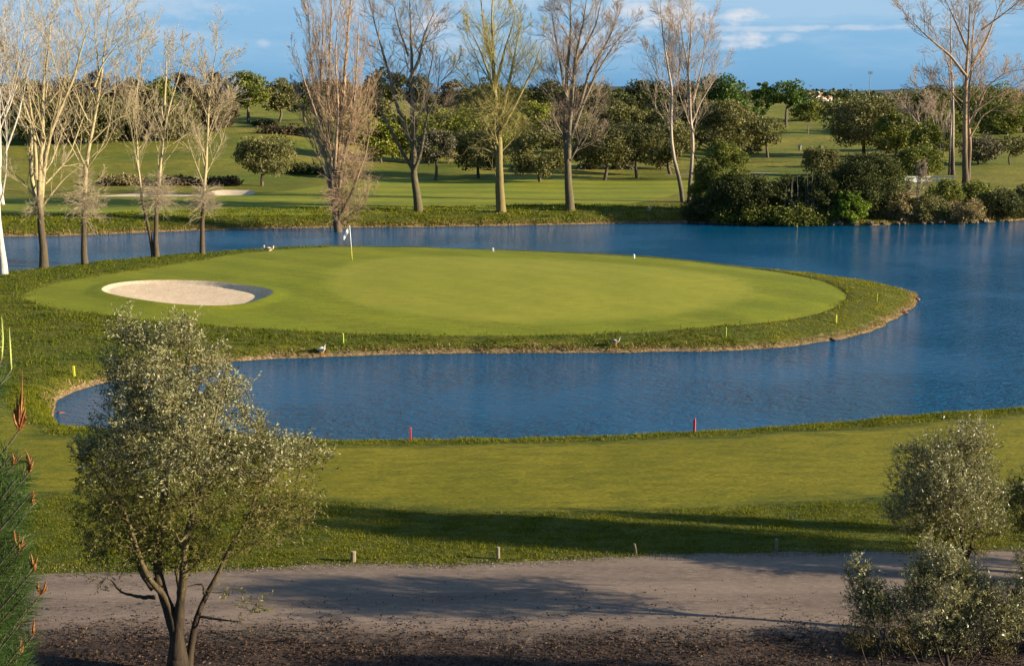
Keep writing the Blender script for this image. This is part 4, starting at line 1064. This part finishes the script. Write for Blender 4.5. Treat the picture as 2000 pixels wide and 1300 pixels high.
OG = 'olive trees in the foreground'
polyL = [(222, 650), (232, 622), (250, 610), (268, 622), (276, 650), (300, 640), (318, 622), (340, 632), (355, 610), (375, 612), (392, 640), (408, 668), (430, 680), (440, 705), (458, 722), (470, 755), (492, 782), (500, 805), (530, 815), (560, 828), (600, 850), (632, 875), (642, 905), (622, 945), (628, 985), (605, 1030), (565, 1055), (510, 1072), (450, 1085), (400, 1100), (330, 1105), (265, 1110), (215, 1130), (180, 1095), (150, 1060), (140, 1010), (150, 970), (128, 940), (126, 905), (150, 880), (165, 850), (205, 812), (218, 785), (196, 740), (204, 700), (222, 675)]
limbsL = [([(347, 1345), (347, 1280), (348, 1225), (352, 1180), (352, 1150), (342, 1110)], 1.0, 0, .1),
          ([(347, 1300), (345, 1235), (322, 1185), (306, 1155), (300, 1115), (300, 1060), (308, 1000), (318, 900), (328, 820)], .75, 0, .5),
          ([(348, 1290), (352, 1200), (362, 1160), (368, 1120), (366, 1080), (380, 1020), (400, 950), (428, 850), (440, 770)], .6, 0, -.6),
          ([(364, 1330), (368, 1255), (376, 1205), (395, 1165), (412, 1132), (432, 1085), (462, 1040), (478, 1005), (485, 955), (520, 900), (570, 870)], .38, .05, .7),
          ([(348, 1290), (346, 1200), (332, 1150), (314, 1128), (300, 1090), (285, 1020), (262, 950), (240, 880)], .45, 0, -.9),
          ([(303, 1165), (275, 1162), (240, 1150), (218, 1122)], .25, 0, -.2), ([(300, 1150), (275, 1122), (262, 1085), (245, 1040), (205, 980), (165, 925)], .33, 0, .3),
          ([(320, 880), (312, 800), (295, 720), (250, 645)], .25, .5, -.1), ([(330, 830), (345, 760), (358, 690), (366, 630)], .25, .45, .2),
          ([(398, 1160), (395, 1140), (372, 1146), (360, 1150)], .15, .05, 0), ([(300, 1060), (330, 960), (335, 880), (332, 820)], .3, .1, -.7),
          ([(425, 870), (460, 820), (500, 830)], .2, -.5, -.7), ([(470, 1020), (530, 990), (590, 950)], .22, .3, -.4)]
olive('olive_tree', 'largest olive tree, standing in front of the gravel road at the left', OG, (347, 1318), polyL, limbsL, .19, 300, 23, 51, split=905, rcl=.33, leaf=.070,
      extra=[(488, 1195, 26), (500, 1180, 18), (452, 1152, 20), (472, 1205, 16), (205, 1125, 24)], dens=1.05)
polyR = [(1738, 960), (1740, 905), (1762, 872), (1800, 868), (1840, 852), (1872, 838), (1884, 812), (1905, 820), (1925, 838), (1938, 868), (1938, 905), (1962, 930), (1966, 990), (1972, 1040), (1950, 1068), (1900, 1080), (1850, 1072), (1800, 1075), (1750, 1055), (1732, 1010)]
limbsR = [([(1895, 1262), (1892, 1200), (1888, 1130), (1884, 1085), (1878, 1040), (1868, 980)], 1.0, 0, .1), ([(1886, 1100), (1860, 1050), (1830, 1000), (1800, 940)], .55, 0, -.5),
          ([(1888, 1105), (1905, 1050), (1925, 1000), (1940, 950)], .5, 0, .4), ([(1872, 1000), (1880, 940), (1890, 880), (1898, 840)], .45, .1, -.1), ([(1870, 990), (1840, 940), (1810, 900)], .35, .1, .6)]
olive('olive_tree', 'round headed olive tree by the roadside at the right, behind the low olive saplings', OG, (1893, 1241), polyR, limbsR, .10, 130, 24, 52, rcl=.34, split=1030, thinlow=.6)
polyF = [(1758, 1190), (1770, 1130), (1785, 1080), (1812, 1065), (1832, 1028), (1850, 1060), (1885, 1085), (1925, 1130), (1960, 1150), (2010, 1140), (2030, 1230), (1990, 1270), (1930, 1240), (1880, 1270), (1820, 1260), (1780, 1240)]
limbsF = [([(1852, 1390), (1850, 1300), (1845, 1220), (1840, 1150), (1836, 1080)], 1.0, 0, .1), ([(1850, 1310), (1885, 1240), (1925, 1180)], .6, 0, .3), ([(1850, 1320), (1820, 1240), (1790, 1170)], .55, 0, -.3), ([(1856, 1340), (1930, 1260), (1990, 1200)], .5, 0, .2)]
olive('olive_sapling', 'low olive sapling in the bottom right corner, in front of the round headed olive', OG, (1852, 1385), polyF, limbsF, .05, 80, 26, 53, split=1700, thick=.8, rcl=.24)
polyS = [(1662, 1110), (1672, 1088), (1690, 1105), (1700, 1140), (1735, 1152), (1758, 1185), (1740, 1212), (1690, 1222), (1668, 1190), (1658, 1160)]
limbsS = [([(1728, 1390), (1725, 1290), (1712, 1220), (1698, 1160), (1682, 1110)], 1.0, 0, .1), ([(1722, 1270), (1735, 1220), (1742, 1185)], .6, 0, .2)]
olive('olive_sapling', 'smallest olive sapling, just left of the low sapling in the bottom right corner', OG, (1728, 1385), polyS, limbsS, .03, 26, 24, 54, split=1700, thick=.5, rcl=.2)
polyE = [(1985, 1110), (2000, 1080), (2040, 1060), (2080, 1120), (2060, 1180), (2000, 1180)]
olive('olive_sapling', 'olive sapling cut off by the right edge above the bottom corner', OG, (2050, 1390), polyE, [([(2050, 1395), (2045, 1280), (2030, 1160)], 1.0, 0, .1)], .04, 16, 24, 55, split=1700, thick=.5, rcl=.24)
polyB = [(1950, 960), (1985, 925), (2040, 930), (2080, 980), (2070, 1050), (2000, 1060), (1965, 1020)]
olive('olive_tree', 'dark olive tree cut off by the right edge behind the round headed olive', OG, (2010, 1120), polyB, [([(2010, 1125), (2008, 1080), (2005, 1010)], 1.0, 0, .1), ([(2008, 1080), (2040, 1000)], .6, 0, .2)], .09, 60, 18, 56, split=900, rcl=.34, leaf=.08)
# trees just beyond the right of the frame, whose shadows lie over road and grass
SG = 'olive trees standing beyond the right of the photo'
src = [o for o in bpy.data.objects if o.type == 'EMPTY' and o.get('label', '').startswith('round headed')][0]
for i, (x, y, s_, sz, rz, lb) in enumerate([(16.2, 27.5, .5, 1.2, .5, 'nearest tall olive beyond the right edge, casting shade on the grass'), (19.5, 26.4, .6, 1.7, 2.1, 'tallest olive beyond the right edge beside the gravel road'),
                                             (20.8, 27.4, .42, 1.8, 1.1, 'slim tall olive beyond the right edge behind the tallest one'), (25.0, 25.6, .6, 2.0, 3.5, 'farthest olive beyond the right edge beside the gravel road'),
                                             (19.0, 28.9, .3, 1.15, 1.2, 'thin olive beyond the right edge on the rough grass'), (17.6, 25.9, .3, .8, 1.9, 'small olive beyond the right edge close to the road')]):
    c = src.copy(); sc.collection.objects.link(c); c.location = (x, y, hz(x, y)); c.rotation_euler = (0, 0, rz); c.scale = (s_, s_, sz); c['label'] = lb; c['group'] = SG
    for ch in list(src.children):
        q = ch.copy(); sc.collection.objects.link(q); q.parent = c
# ------------------------------------------------------------------ litter over the soil and along the road edges
def litter(name, n, y0, y1, size, mat, seed, label, cond, lift=.012):
    r = np.random.default_rng(seed); P = np.column_stack([r.uniform(-16, 16, n), y0 + (y1 - y0) * r.random(n)])
    t = P[r.integers(0, max(1, n // 30), n)] + r.normal(0, .13, (n, 2)) * np.array([1.8, .8]); P = np.where((r.random(n) < .7)[:, None], t, P); P = P[cond(P, r)]
    n = len(P); C = np.column_stack([P, height(P) + lift + r.uniform(0, .02, n)]); D = unit(np.column_stack([r.normal(0, 1, n), r.normal(0, 1, n), r.normal(0, .35, n)]))
    V, Fc = leaf_quads(C, D, size * r.uniform(.4, 1.4, n), .5, r); tag(mesh(name, V, Fc, mat, rnd=r.random(n)), label, 'leaf litter', kind='stuff')


M['litter'] = leaf_mat('dead_leaves', [(.012, .007, .005), (.04, .024, .016), (.10, .062, .04)], trans=.1, spec=.1)
M['gravel'] = leaf_mat('loose_gravel', [(.08, .06, .045), (.16, .125, .095), (.26, .21, .165)], trans=.0, spec=.2)
SB = ROAD[ROAD[:, 1] < 27.0]; sx_, sy_ = SB[np.argsort(SB[:, 0])].T
edge = lambda P: P[:, 1] - np.interp(P[:, 0], sx_, sy_)
litter('leaf_litter', 70000, 22.0, 28.2, .055, M['litter'], 31, 'dark dead leaves and clods scattered below the gravel road', lambda P, r: edge(P) < r.exponential(.42, len(P)) * (1 + 2 * (r.random(len(P)) < .12)) - .1 + .25 * wob(P[:, 0], P[:, 1], 2.2, 4))
RT = ROAD[ROAD[:, 1] > 27.8]; tx_, ty_ = RT[np.argsort(RT[:, 0])].T
litter('loose_gravel', 40000, 27.5, 30.5, .035, M['gravel'], 32, 'loose pale gravel along the grass edge of the road', lambda P, r: np.abs(P[:, 1] - np.interp(P[:, 0], tx_, ty_)) < np.abs(r.normal(0, .22, len(P))))

# ------------------------------------------------------------------ pine at the left edge, close to the camera
M['needle'] = leaf_mat('pine_needles', [(.018, .045, .010), (.04, .08, .018), (.08, .12, .03)], trans=.3, spec=.2, rough=.45)
M['candle'] = leaf_mat('pine_candles', [(.14, .045, .018), (.23, .085, .025), (.33, .17, .05)], trans=.15, spec=.2)
M['shoot'] = leaf_mat('new_pine_shoots', [(.28, .32, .07), (.38, .42, .12)], trans=.15, spec=.2)


def pine():
    r = np.random.default_rng(77); Y = 8.6; X0 = -5.35; z0 = hz(X0, Y)
    root = empty('pine_tree', (X0, Y, z0), 'near pine at the left edge with green needles and upright orange shoots', 'pine tree'); b0 = np.array([X0, Y, z0])
    g = Geo(); q, _ = resample([(0, 0, -.2), (.05, 0, 4), (0, 0, 8), (.02, 0, 9.7)], 20); g.tube(q, np.linspace(.17, .03, 20), 10); g.make('trunk', trunk_m, root, True)
    cand = [((22, 722), [(18, 640, 0)], .3), ((3, 702), [(3, 618, 0)], .3), ((38, 840), [(43, 722, 1), (33, 768, 1), (49, 772, 1), (28, 790, 1), (51, 795, 1)], .6), ((25, 908), [(22, 880, 1), (32, 882, 1)], .2),
            ((57, 922), [(50, 878, 1), (62, 888, 1)], .4), ((2, 945), [(2, 915, 1)], .2), ((64, 985), [(66, 955, 1), (58, 960, 1)], .5), ((38, 1075), [(28, 1035, 1), (46, 1045, 1), (38, 1040, 1)], .3),
            ((66, 1115), [(60, 1078, 1), (75, 1083, 1)], .5), ((80, 1160), [(74, 1132, 1), (90, 1134, 1)], .6), ((66, 1238), [(66, 1205, 1)], .3), ((40, 1275), [(42, 1245, 1)], .3)]
    B, R, NP, ND = [], [], [], []

    def branch(tip, dy, thick=.016):
        p = gy(tip[0], tip[1], Y + dy) - b0; s0 = np.array([0, 0, max(.5, p[2] - 1.3 - .35 * r.random())]); m = s0 * .45 + p * .55 + np.array([.1, 0, -.25])
        q, L = resample([s0, m, p], 12); B.append(q); R.append(np.linspace(thick, .006, 12)); return q, p
    tips = [(c[0], r.uniform(-.4, .3), c) for c in cand]
    for _ in range(110):
        py = r.uniform(880, 1420); edge_ = np.interp(py, [880, 960, 1060, 1140, 1230, 1300, 1420], [30, 66, 50, 74, 56, 48, 46]) + r.normal(0, 13); px = edge_ - abs(r.normal(0, 55))
        tips.append(((px, py), r.uniform(-.8, .8), None))
    for _ in range(14): tips.append(((r.uniform(-120, 14), r.uniform(700, 900)), r.uniform(-.6, .6), None))
    cv, cf, cn = [], [], 0
    for tip, dy, c in tips:
        q, p = branch(tip, dy); n = 430; t = r.uniform(.58, .985, n) if c is None or tip[1] > 860 else r.uniform(.5, .93, n)
        x = t * 11; i = np.clip(x.astype(int), 0, 10); f = (x - i)[:, None]; a = q[i] + (q[i + 1] - q[i]) * f; T_ = unit(q[i + 1] - q[i])
        rv = r.normal(0, 1, (n, 3)); rv -= (rv * T_).sum(1, keepdims=True) * T_; d = unit(T_ * .9 + unit(rv) * .85 + np.array([0, 0, -.05])); NP.append(a); ND.append(d)
        if c:
            Vc, Fc_ = [], []; gg = Geo(); org = 1
            for (tx, ty, o_) in c[1] + [(t3[0] + r.uniform(-7, 7), t3[1] * .6 + tip[1] * .4 + r.uniform(-4, 4), t3[2]) for t3 in c[1] for _ in (0, 1) if t3[2]]:
                e = gy(tx, ty, Y + dy) - b0; L = np.linalg.norm(e - p); w = .0055 if o_ else .006; org = o_
                gg.tube(resample([p, p * .5 + e * .5 + r.normal(0, .01, 3), e], 7)[0], [w * .6, w * 1.3, w * 1.5, w * 1.4, w * 1.1, w * .7, w * .25], 6)
                for _ in range(int(70 * L / .2)):      # scales and short new needles on the shoot
                    u = r.random(); a_ = p + (e - p) * u; dd = unit(unit(e - p) * 1.2 + r.normal(0, .6, 3)); s_ = np.cross(dd, r.normal(0, 1, 3)); s_ = s_ / np.linalg.norm(s_) * .003
                    gg.add([a_ - s_, a_ + s_, a_ + dd * .028 * (1.2 - u)], [(0, 1, 2)])
            V_ = np.concatenate(gg.v); o = mesh('shoot', V_, gg.f, M['candle'] if org else M['shoot'], root, rnd=r.random(len(gg.f)))
    V, Fc = tubes(np.array(B), np.array(R), 6); mesh('branches', V, Fc, trunk_m, root, True)
    A, D = np.concatenate(NP), np.concatenate(ND); n = len(A); L = r.uniform(.11, .20, n)[:, None]; S = unit(np.cross(D, r.normal(0, 1, (n, 3)))) * .0014
    E_ = A + D * L + np.array([0, 0, -.012]); m = A + D * L * .5
    V = np.stack([A - S, A + S, m + S * 1.1, E_, m - S * 1.1], 1).reshape(-1, 3); k = np.arange(n)[:, None] * 5
    Fq = np.concatenate([k + np.array([[0, 1, 2]]), k + np.array([[0, 2, 4]]), k + np.array([[4, 2, 3]])]); mesh('needles', V, Fq, M['needle'], root, rnd=np.tile(r.random(n), 3))


pine()

# ------------------------------------------------------------------ flag, stakes, posts
M['white'] = flat('white_paint', (.80, .80, .78), .45); M['cloth'] = flat('white_cloth', (.78, .78, .80), .8); M['yel'] = flat('yellow_green_paint', (.36, .47, .05), .5)
M['yel2'] = flat('yellow_paint', (.50, .46, .04), .5); M['red'] = flat('faded_red_paint', (.42, .07, .08), .5); M['wood'] = flat('weathered_wood', (.19, .155, .10), .9, .1, .5); M['hole'] = flat('dark_cup', (.01, .01, .01), .9)


def flagstick():
    b = ground(688, 508); t = gy(683, 441, b[1] + .02) - b; root = empty('flagstick', b, 'white flagstick with drooping white flag standing in the hole', 'golf flag')
    g = Geo(); g.tube([(0, 0, -.1), t * .3], [.024, .024], 10); g.make('pole_foot', M['yel2'], root, True)
    g = Geo(); g.tube([t * .3, t], [.024, .018], 10); g.tube([t - (0, 0, .01), t + np.array([0, 0, .04])], [.03, .012], 8); g.make('pole', M['white'], root, True)
    n, m = 14, 10; V = []
    for i in range(n):
        u = i / (n - 1)
        for j in range(m):
            v = j / (m - 1); x = -.42 * u ** .8; z = -.03 - v * .36 - u ** 1.2 * .62; y = .05 * math.sin(u * 9 + v * 2) * u; V.append(t + np.array([x, y, z]))
    f = [(i * m + j, (i + 1) * m + j, (i + 1) * m + j + 1, i * m + j + 1) for i in range(n - 1) for j in range(m - 1)]
    o = mesh('flag', V, f, M['cloth'], root, True); md = o.modifiers.new('thick', 'SOLIDIFY'); md.thickness = .006
    g = Geo(); a = [(.054 * math.cos(k * .524), .054 * math.sin(k * .524), .006) for k in range(12)]; g.add(a, [tuple(range(12))]); g.make('cup', M['hole'], root)


flagstick()


def stake(px, by, top, w, mat, label, grp, lean=0, name='stake'):
    b = ground(px, by); H = max(.2, (gy(px, top, b[1]) - b)[2]); root = empty(name, b, label, 'stake' if name == 'stake' else 'post', grp, rz=random.uniform(-.5, .5))
    g = Geo(); g.box((lean * .5, 0, H / 2 - .1), (w, w, H + .2)); g.make('shaft', mat, root)
    g = Geo(); g.box((lean * .5, 0, H + w * .35), (w, w, w * .7), top=.15); g.make('tip', mat, root); return root


YG = 'yellow green stakes around the putting green'
for px, by, top, m_, lb in [(670, 669, 652, 'yel', 'lime stake on the near bank of the green, below the flag'), (1417, 657, 640, 'yel', 'yellow green stake on the shaded bank left of the peninsula tip'), (1633, 630, 616, 'yel2', 'yellow stake on the sunlit slope, lower of the two near the tip'),
                            (1712, 589, 575, 'yel2', 'yellow stake nearest the peninsula tip'), (145, 734, 716, 'yel2', 'yellow stake above the small inlet at the left')]:
    stake(px, by, top, .075, M[m_], lb, YG)
for px, by, top, lb in [(963, 491, 486, 'tiny white marker on the far rim of the green behind its centre'), (1238, 504, 498, 'tiny white marker on the far rim of the green, right of centre'), (1601, 530, 519, 'white marker on the far rim near the dark fringe line'), (1730, 551, 539, 'largest white marker on the far rim near the peninsula tip')]:
    stake(px, by, top, .11, M['white'], lb, 'white markers on the far rim of the green', name='marker_post')
stake(802, 861, 836, .06, M['red'], 'pinkish red stake on the near bank, left one of two', 'red stakes on the near bank'); stake(1356, 845, 819, .07, M['red'], 'dark red stake on the near bank, right one of two', 'red stakes on the near bank')


def wpost(px, by, top, w, lean, label):
    b = ground(px, by); H = (gy(px, top, b[1]) - b)[2]; root = empty('wooden_post', b, label, 'post', 'short wooden posts along the road edge'); g = Geo()
    q, _ = resample([(0, 0, -.15), (lean * .4, 0, H * .5), (lean, .01, H)], 8); g.tube(q, w / 2 * (1 + .06 * np.sin(np.arange(8) * 2.0)), 9); g.make('shaft', M['wood'], root)
    g = Geo(); g.tube([q[-1] + np.array([0, 0, .001]), q[-1] + np.array([0, 0, .014])], [w * .47, w * .40], 9); g.make('cut_top', flat('cut_wood', (.26, .22, .15), .9), root)


wpost(690, 1096, 1077, .13, .01, 'thickest short wooden post, standing on sunlit grass by the road'); wpost(973, 1091, 1069, .09, .0, 'pale short wooden post at the road edge near the middle')
wpost(1243, 1081, 1062, .06, -.05, 'thin leaning wooden post in the shaded grass'); wpost(1516, 1076, 1053, .08, .0, 'dark short wooden post in the shade left of the round headed olive')

# ------------------------------------------------------------------ geese, stones
M['gwhite'] = flat('white_feathers', (.60, .54, .42), .8); M['gbrown'] = flat('brown_feathers', (.20, .12, .07), .8); M['gpink'] = flat('buff_feathers', (.55, .42, .34), .8); M['gdark'] = flat('black_feathers', (.02, .018, .016), .7); M['orange'] = flat('orange_skin', (.55, .22, .05), .6)


def goose(px, by, label, size, heading, pose='stand', mat='gpink', wing='gbrown'):
    b = ground(px, by); root = empty('goose', b, label, 'goose', 'geese near the water', rz=heading); root.scale = (size,) * 3
    h = 0 if pose == 'stand' else -.2
    P = [(-.40, 0, .36), (-.30, 0, .37), (-.16, 0, .36), (0, 0, .35), (.13, 0, .37), (.20, 0, .43), (.24, 0, .52), (.25, 0, .62), (.27, 0, .69), (.32, 0, .715), (.37, 0, .705)]
    if pose == 'rest': P = P[:6] + [(.20, 0, .50), (.16, 0, .54), (.14, 0, .57), (.19, 0, .585), (.24, 0, .575)]
    if pose == 'feed': P = P[:5] + [(.22, 0, .36), (.32, 0, .30), (.40, 0, .20), (.44, 0, .13), (.48, 0, .09), (.51, 0, .06)]
    R = [.02, .07, .125, .15, .125, .075, .045, .036, .042, .046, .022]; q = np.array(P) + [0, 0, h]
    V, Fc = tubes(resample(q, 30)[0][None], np.interp(np.linspace(0, 10, 30), range(11), R)[None], 14); bd_ = mesh('body', V, Fc, M[mat], root, True)
    e, d = q[-1], unit(q[-1] - q[-2]); g = Geo(); g.tube([e - d * .01, e + d * .07], [.02, .006], 7); g.make('bill', M['orange'], bd_, True)
    for s_ in (-1, 1):
        g = Geo(); w, _ = resample([(.10, s_ * .105, .40 + h), (-.08, s_ * .135, .40 + h), (-.26, s_ * .08, .40 + h), (-.42, s_ * .03, .38 + h)], 12); g.tube(w, np.interp(np.linspace(0, 1, 12), [0, .3, .7, 1], [.03, .075, .05, .01]), 8); g.make('wing', M[wing], root, True)
        g = Geo(); g.tube([e - d * .05 + np.array([0, s_ * .036, .012]), e - d * .05 + np.array([0, s_ * .046, .012])], [.009, .006], 6); g.make('eye', M['gdark'], bd_)
        if pose != 'rest':
            g = Geo(); g.tube([(.0, s_ * .05, .24), (.01, s_ * .055, .12), (0, s_ * .055, .01)], [.03, .012, .010], 6); g.box((.045, s_ * .055, .008), (.11, .07, .012), top=.7); g.make('leg', M['orange'], root)
    g = Geo(); g.tube([(-.38, 0, .365 + h), (-.50, 0, .37 + h)], [.03, .015], 7); g.make('tail', M['gdark'], root, True); return root


goose(630, 695, 'whitish goose standing at the front waterline of the green peninsula, with a dark shadow', .85, -.9, 'stand', 'gwhite', 'gwhite')
goose(1203, 677, 'pale headed dark goose on the grassy front bank of the green', .7, -.5, 'stand', 'gwhite', 'gbrown')
goose(521, 491, 'brown and white goose resting on the far rim of the green, left of the flag', 1.1, 2.9, 'rest', 'gpink', 'gbrown'); goose(529, 491, 'second resting goose on the far rim, right beside the brown one', 1.0, .2, 'rest', 'gwhite', 'gbrown')
goose(1269, 416, 'buff goose standing upright in tree shade on the far bank', 1.15, -1.0, 'stand', 'gpink', 'gbrown')


def rock(px, by, sz, mat, label, grp, seed, flatn=.7):
    r = np.random.default_rng(seed); b = ground(px, by); n, m = 9, 12; V = [(0, 0, -.3)]
    ph = r.uniform(0, 6.28, 6)
    for i in range(1, n):
        th = math.pi * i / n
        for j in range(m):
            a = 2 * math.pi * j / m; k = 1 + .18 * math.sin(2 * a + ph[0]) + .12 * math.sin(3 * a + ph[1] + th * 2) + .10 * math.sin(5 * a + ph[2] - th) + r.normal(0, .05)
            V.append((k * math.sin(th) * .5, k * math.sin(th) * math.cos(ph[3]) * .1 + k * math.sin(th) * math.sin(a) * .4, -math.cos(th) * .5 * flatn)) if False else V.append((k * math.sin(th) * math.cos(a) * .5, k * math.sin(th) * math.sin(a) * .42, -math.cos(th) * .42 * flatn * (1 + .15 * math.sin(a + ph[4]))))
    V[0] = (0, 0, -.42 * flatn); V.append((0, 0, .42 * flatn)); Fc = [(0, 1 + (j + 1) % m, 1 + j) for j in range(m)]
    for i in range(n - 2):
        for j in range(m): a = 1 + i * m; Fc.append((a + j, a + (j + 1) % m, a + m + (j + 1) % m, a + m + j))
    L = len(V) - 1; a = 1 + (n - 2) * m; Fc += [(a + j, a + (j + 1) % m, L) for j in range(m)]
    o = mesh('rock', np.array(V) * sz, Fc, M[mat], smooth=False, loc=(b[0], b[1], b[2] + sz * .12)); o.rotation_euler = (0, 0, r.uniform(0, 6)); return tag(o, label, 'rock', grp)


rock(120, 812, .42, 'redrock', 'reddish boulder at the left end of the small inlet', 'stones in the small inlet', 1); rock(136, 822, .24, 'rock', 'grey stone beside the reddish boulder at the inlet edge', 'stones in the small inlet', 2)
rock(150, 820, .16, 'rock', 'small pale stone right of the grey stone at the inlet edge', 'stones in the small inlet', 3); rock(161, 803, .16, 'rock', 'small dark stone standing alone in the inlet water', 'stones in the small inlet', 4)
rock(1792, 586, .34, 'redrock', 'brown stone at the very tip of the peninsula', None, 5); rock(1766, 612, .40, 'redrock', 'dark stone in the notch just below the peninsula tip', None, 6)
rock(1627, 664, .28, 'redrock', 'dark stone under the lower yellow stake at the waterline', None, 7); rock(1261, 1156, .05, 'rock', 'small stone lying alone on the gravel road', None, 8)
rr_ = np.random.default_rng(3)
for i in range(26):
    px = 1345 + i * 25 + rr_.uniform(-9, 9); rock(px, np.interp(px, [1340, 1500, 1700, 1850, 2000], [437.5, 439, 440.5, 438, 433]) - rr_.uniform(0, 3), rr_.uniform(.4, 1.0), 'rock', 'rough tan stone in the line of stones at the far waterline below the bushes', 'stones along the far waterline', 20 + i, .6)

# ------------------------------------------------------------------ rail, disc, reed screen, small fairway things
M['pale'] = flat('pale_painted_wood', (.55, .56, .50), .6)
b = ground(1812, 358); root = empty('wooden_rail', b, 'pale double wooden rail in the scrub under the largest bare poplar', 'rail fence'); Yr = b[1]
xs_ = [(gy(p, 355, Yr) - b)[0] for p in (1768, 1800, 1830, 1860)]; zr = (gy(1812, 344, Yr) - b)[2]
for x in xs_: g = Geo(); g.box((x, 0, zr / 2 - .1), (.14, .12, zr + .2)); g.make('post', M['pale'], root)
for k in (0, .45): g = Geo(); g.box(((xs_[0] + xs_[-1]) / 2, -.085, zr - .08 - k), (xs_[-1] - xs_[0] + .2, .045, .17)); g.make('rail', M['pale'], root)
b = ground(1787, 366); root = empty('round_sign', b, 'round white disc on a thin post left of the pale rail', 'round sign'); zc = (gy(1787, 352, b[1]) - b)[2]
g = Geo(); g.tube([(0, 0, -.1), (0, 0, zc)], [.03, .03], 6); g.make('post', M['steel'], root); g = Geo(); g.tube([(0, -.06, zc), (0, -.03, zc)], [.28, .28], 20); g.make('disc', M['white'], root)
b = ground(1572, 431); root = empty('reed_screen', b, 'tall clump of bare grey canes in front of the black green bushes', 'reed clump'); r = np.random.default_rng(4)
for i in range(19):
    px = 1530 + i * 5 + r.uniform(-4, 4); top = r.uniform(332, 392); e = gy(px + r.uniform(-3, 3), top, b[1] - .9) - b; f0 = gy(px, r.uniform(405, 430), b[1] - .9) - b; 
    g = Geo(); q, _ = resample([f0, f0 * .5 + e * .5 + r.normal(0, .06, 3), e], 7); g.tube(q, np.linspace(.035, .015, 7), 5); g.make('cane', flat('cane', (.12, .115, .095), .8) if i == 0 else bpy.data.materials['cane'], root)
b = ground(1578, 262); H = (gy(1578, 240, b[1]) - b)[2]; root = empty('yardage_post', b, 'dark post with flat top on the far right fairway', 'post'); g = Geo(); g.tube([(0, 0, -.1), (0, 0, H * .8)], [.12, .10], 6); g.make('shaft', M['wood'], root); g = Geo(); g.box((-.1, 0, H * .9), (H * .75, .2, H * .2), top=.8); g.make('top_board', M['wood'], root)
b = ground(1562, 293); H = (gy(1562, 284, b[1]) - b)[2]; root = empty('litter_bin', b, 'small dark bin shape on the right fairway in front of the tree shade', 'bin'); g = Geo(); g.tube([(0, 0, 0), (0, 0, H)], [H * .3, .36 * H], 10); g.make('drum', M['steel'], root); g = Geo(); g.tube([(0, 0, H + .002), (0, 0, H * 1.1)], [H * .38, H * .2], 10); g.make('lid', M['hole'], root)
b = ground(555, 1253); root = empty('fallen_twig', b, 'small dark fallen twig lying on the soil right of the largest olive', 'twig'); g = Geo(); g.tube(resample([(-.5, 0, .02), (-.1, .03, .03), (.12, 0, .05)], 8)[0], [.008] * 8, 5); g.make('stem', trunk_m, root)
P_, k_, _, _ = clumpy(np.array([.1, 0, .05]), np.array([.12, .1, .05]), 5, 60, .05, r); V, Fc = leaf_quads(P_, unit(r.normal(0, 1, (60, 3))), np.full(60, .05), .4, r); mesh('leaves', V, Fc, M['litter'], root, rnd=r.random(60) * .3)

M['dryscrub'] = leaf_mat('dry_scrub', [(.03, .03, .010), (.075, .062, .022), (.14, .11, .05)], trans=.2, spec=.1)
r = np.random.default_rng(90)
for i, (x, y, w_, h_, lb) in enumerate([(7.6, 23.3, 1.2, .75, 'dark dry scrub under the smallest olive sapling in the bottom right'), (9.3, 23.2, 1.4, .95, 'dark dry scrub under the low olive sapling in the bottom right corner'), (11.2, 23.5, 1.3, .9, 'dark dry scrub at the bottom right edge')]):
    b0 = np.array([x, y, hz(x, y)]); root = empty('scrub', b0, lb, 'bush', 'dry scrub in the bottom right corner')
    P_, k_, cc_, _ = clumpy(np.array([0, 0, h_ * .45]), np.array([w_, w_ * .7, h_ * .6]), 45, 4500, .05, r, cr=.2); P_ = P_[P_[:, 2] > 0]; V, Fc = leaf_quads(P_, unit(r.normal(0, 1, P_.shape) + (0, 0, .8)), r.uniform(.04, .11, len(P_)), .22, r)
    mesh('foliage', V, Fc, M['dryscrub'], root, rnd=r.random(len(P_)))
    st = np.column_stack([r.normal(0, w_ * .4, 60), r.normal(0, w_ * .25, 60), np.zeros(60)]); q = grow(st, unit(r.normal(0, .35, (60, 3)) + (0, 0, 1)), r.uniform(.5, 1.1, 60) * h_, 6, .02, .12, r); V, Fc = tubes(q, np.tile(np.linspace(.012, .004, 6), (60, 1)), 4); mesh('stems', V, Fc, trunk_m, root)
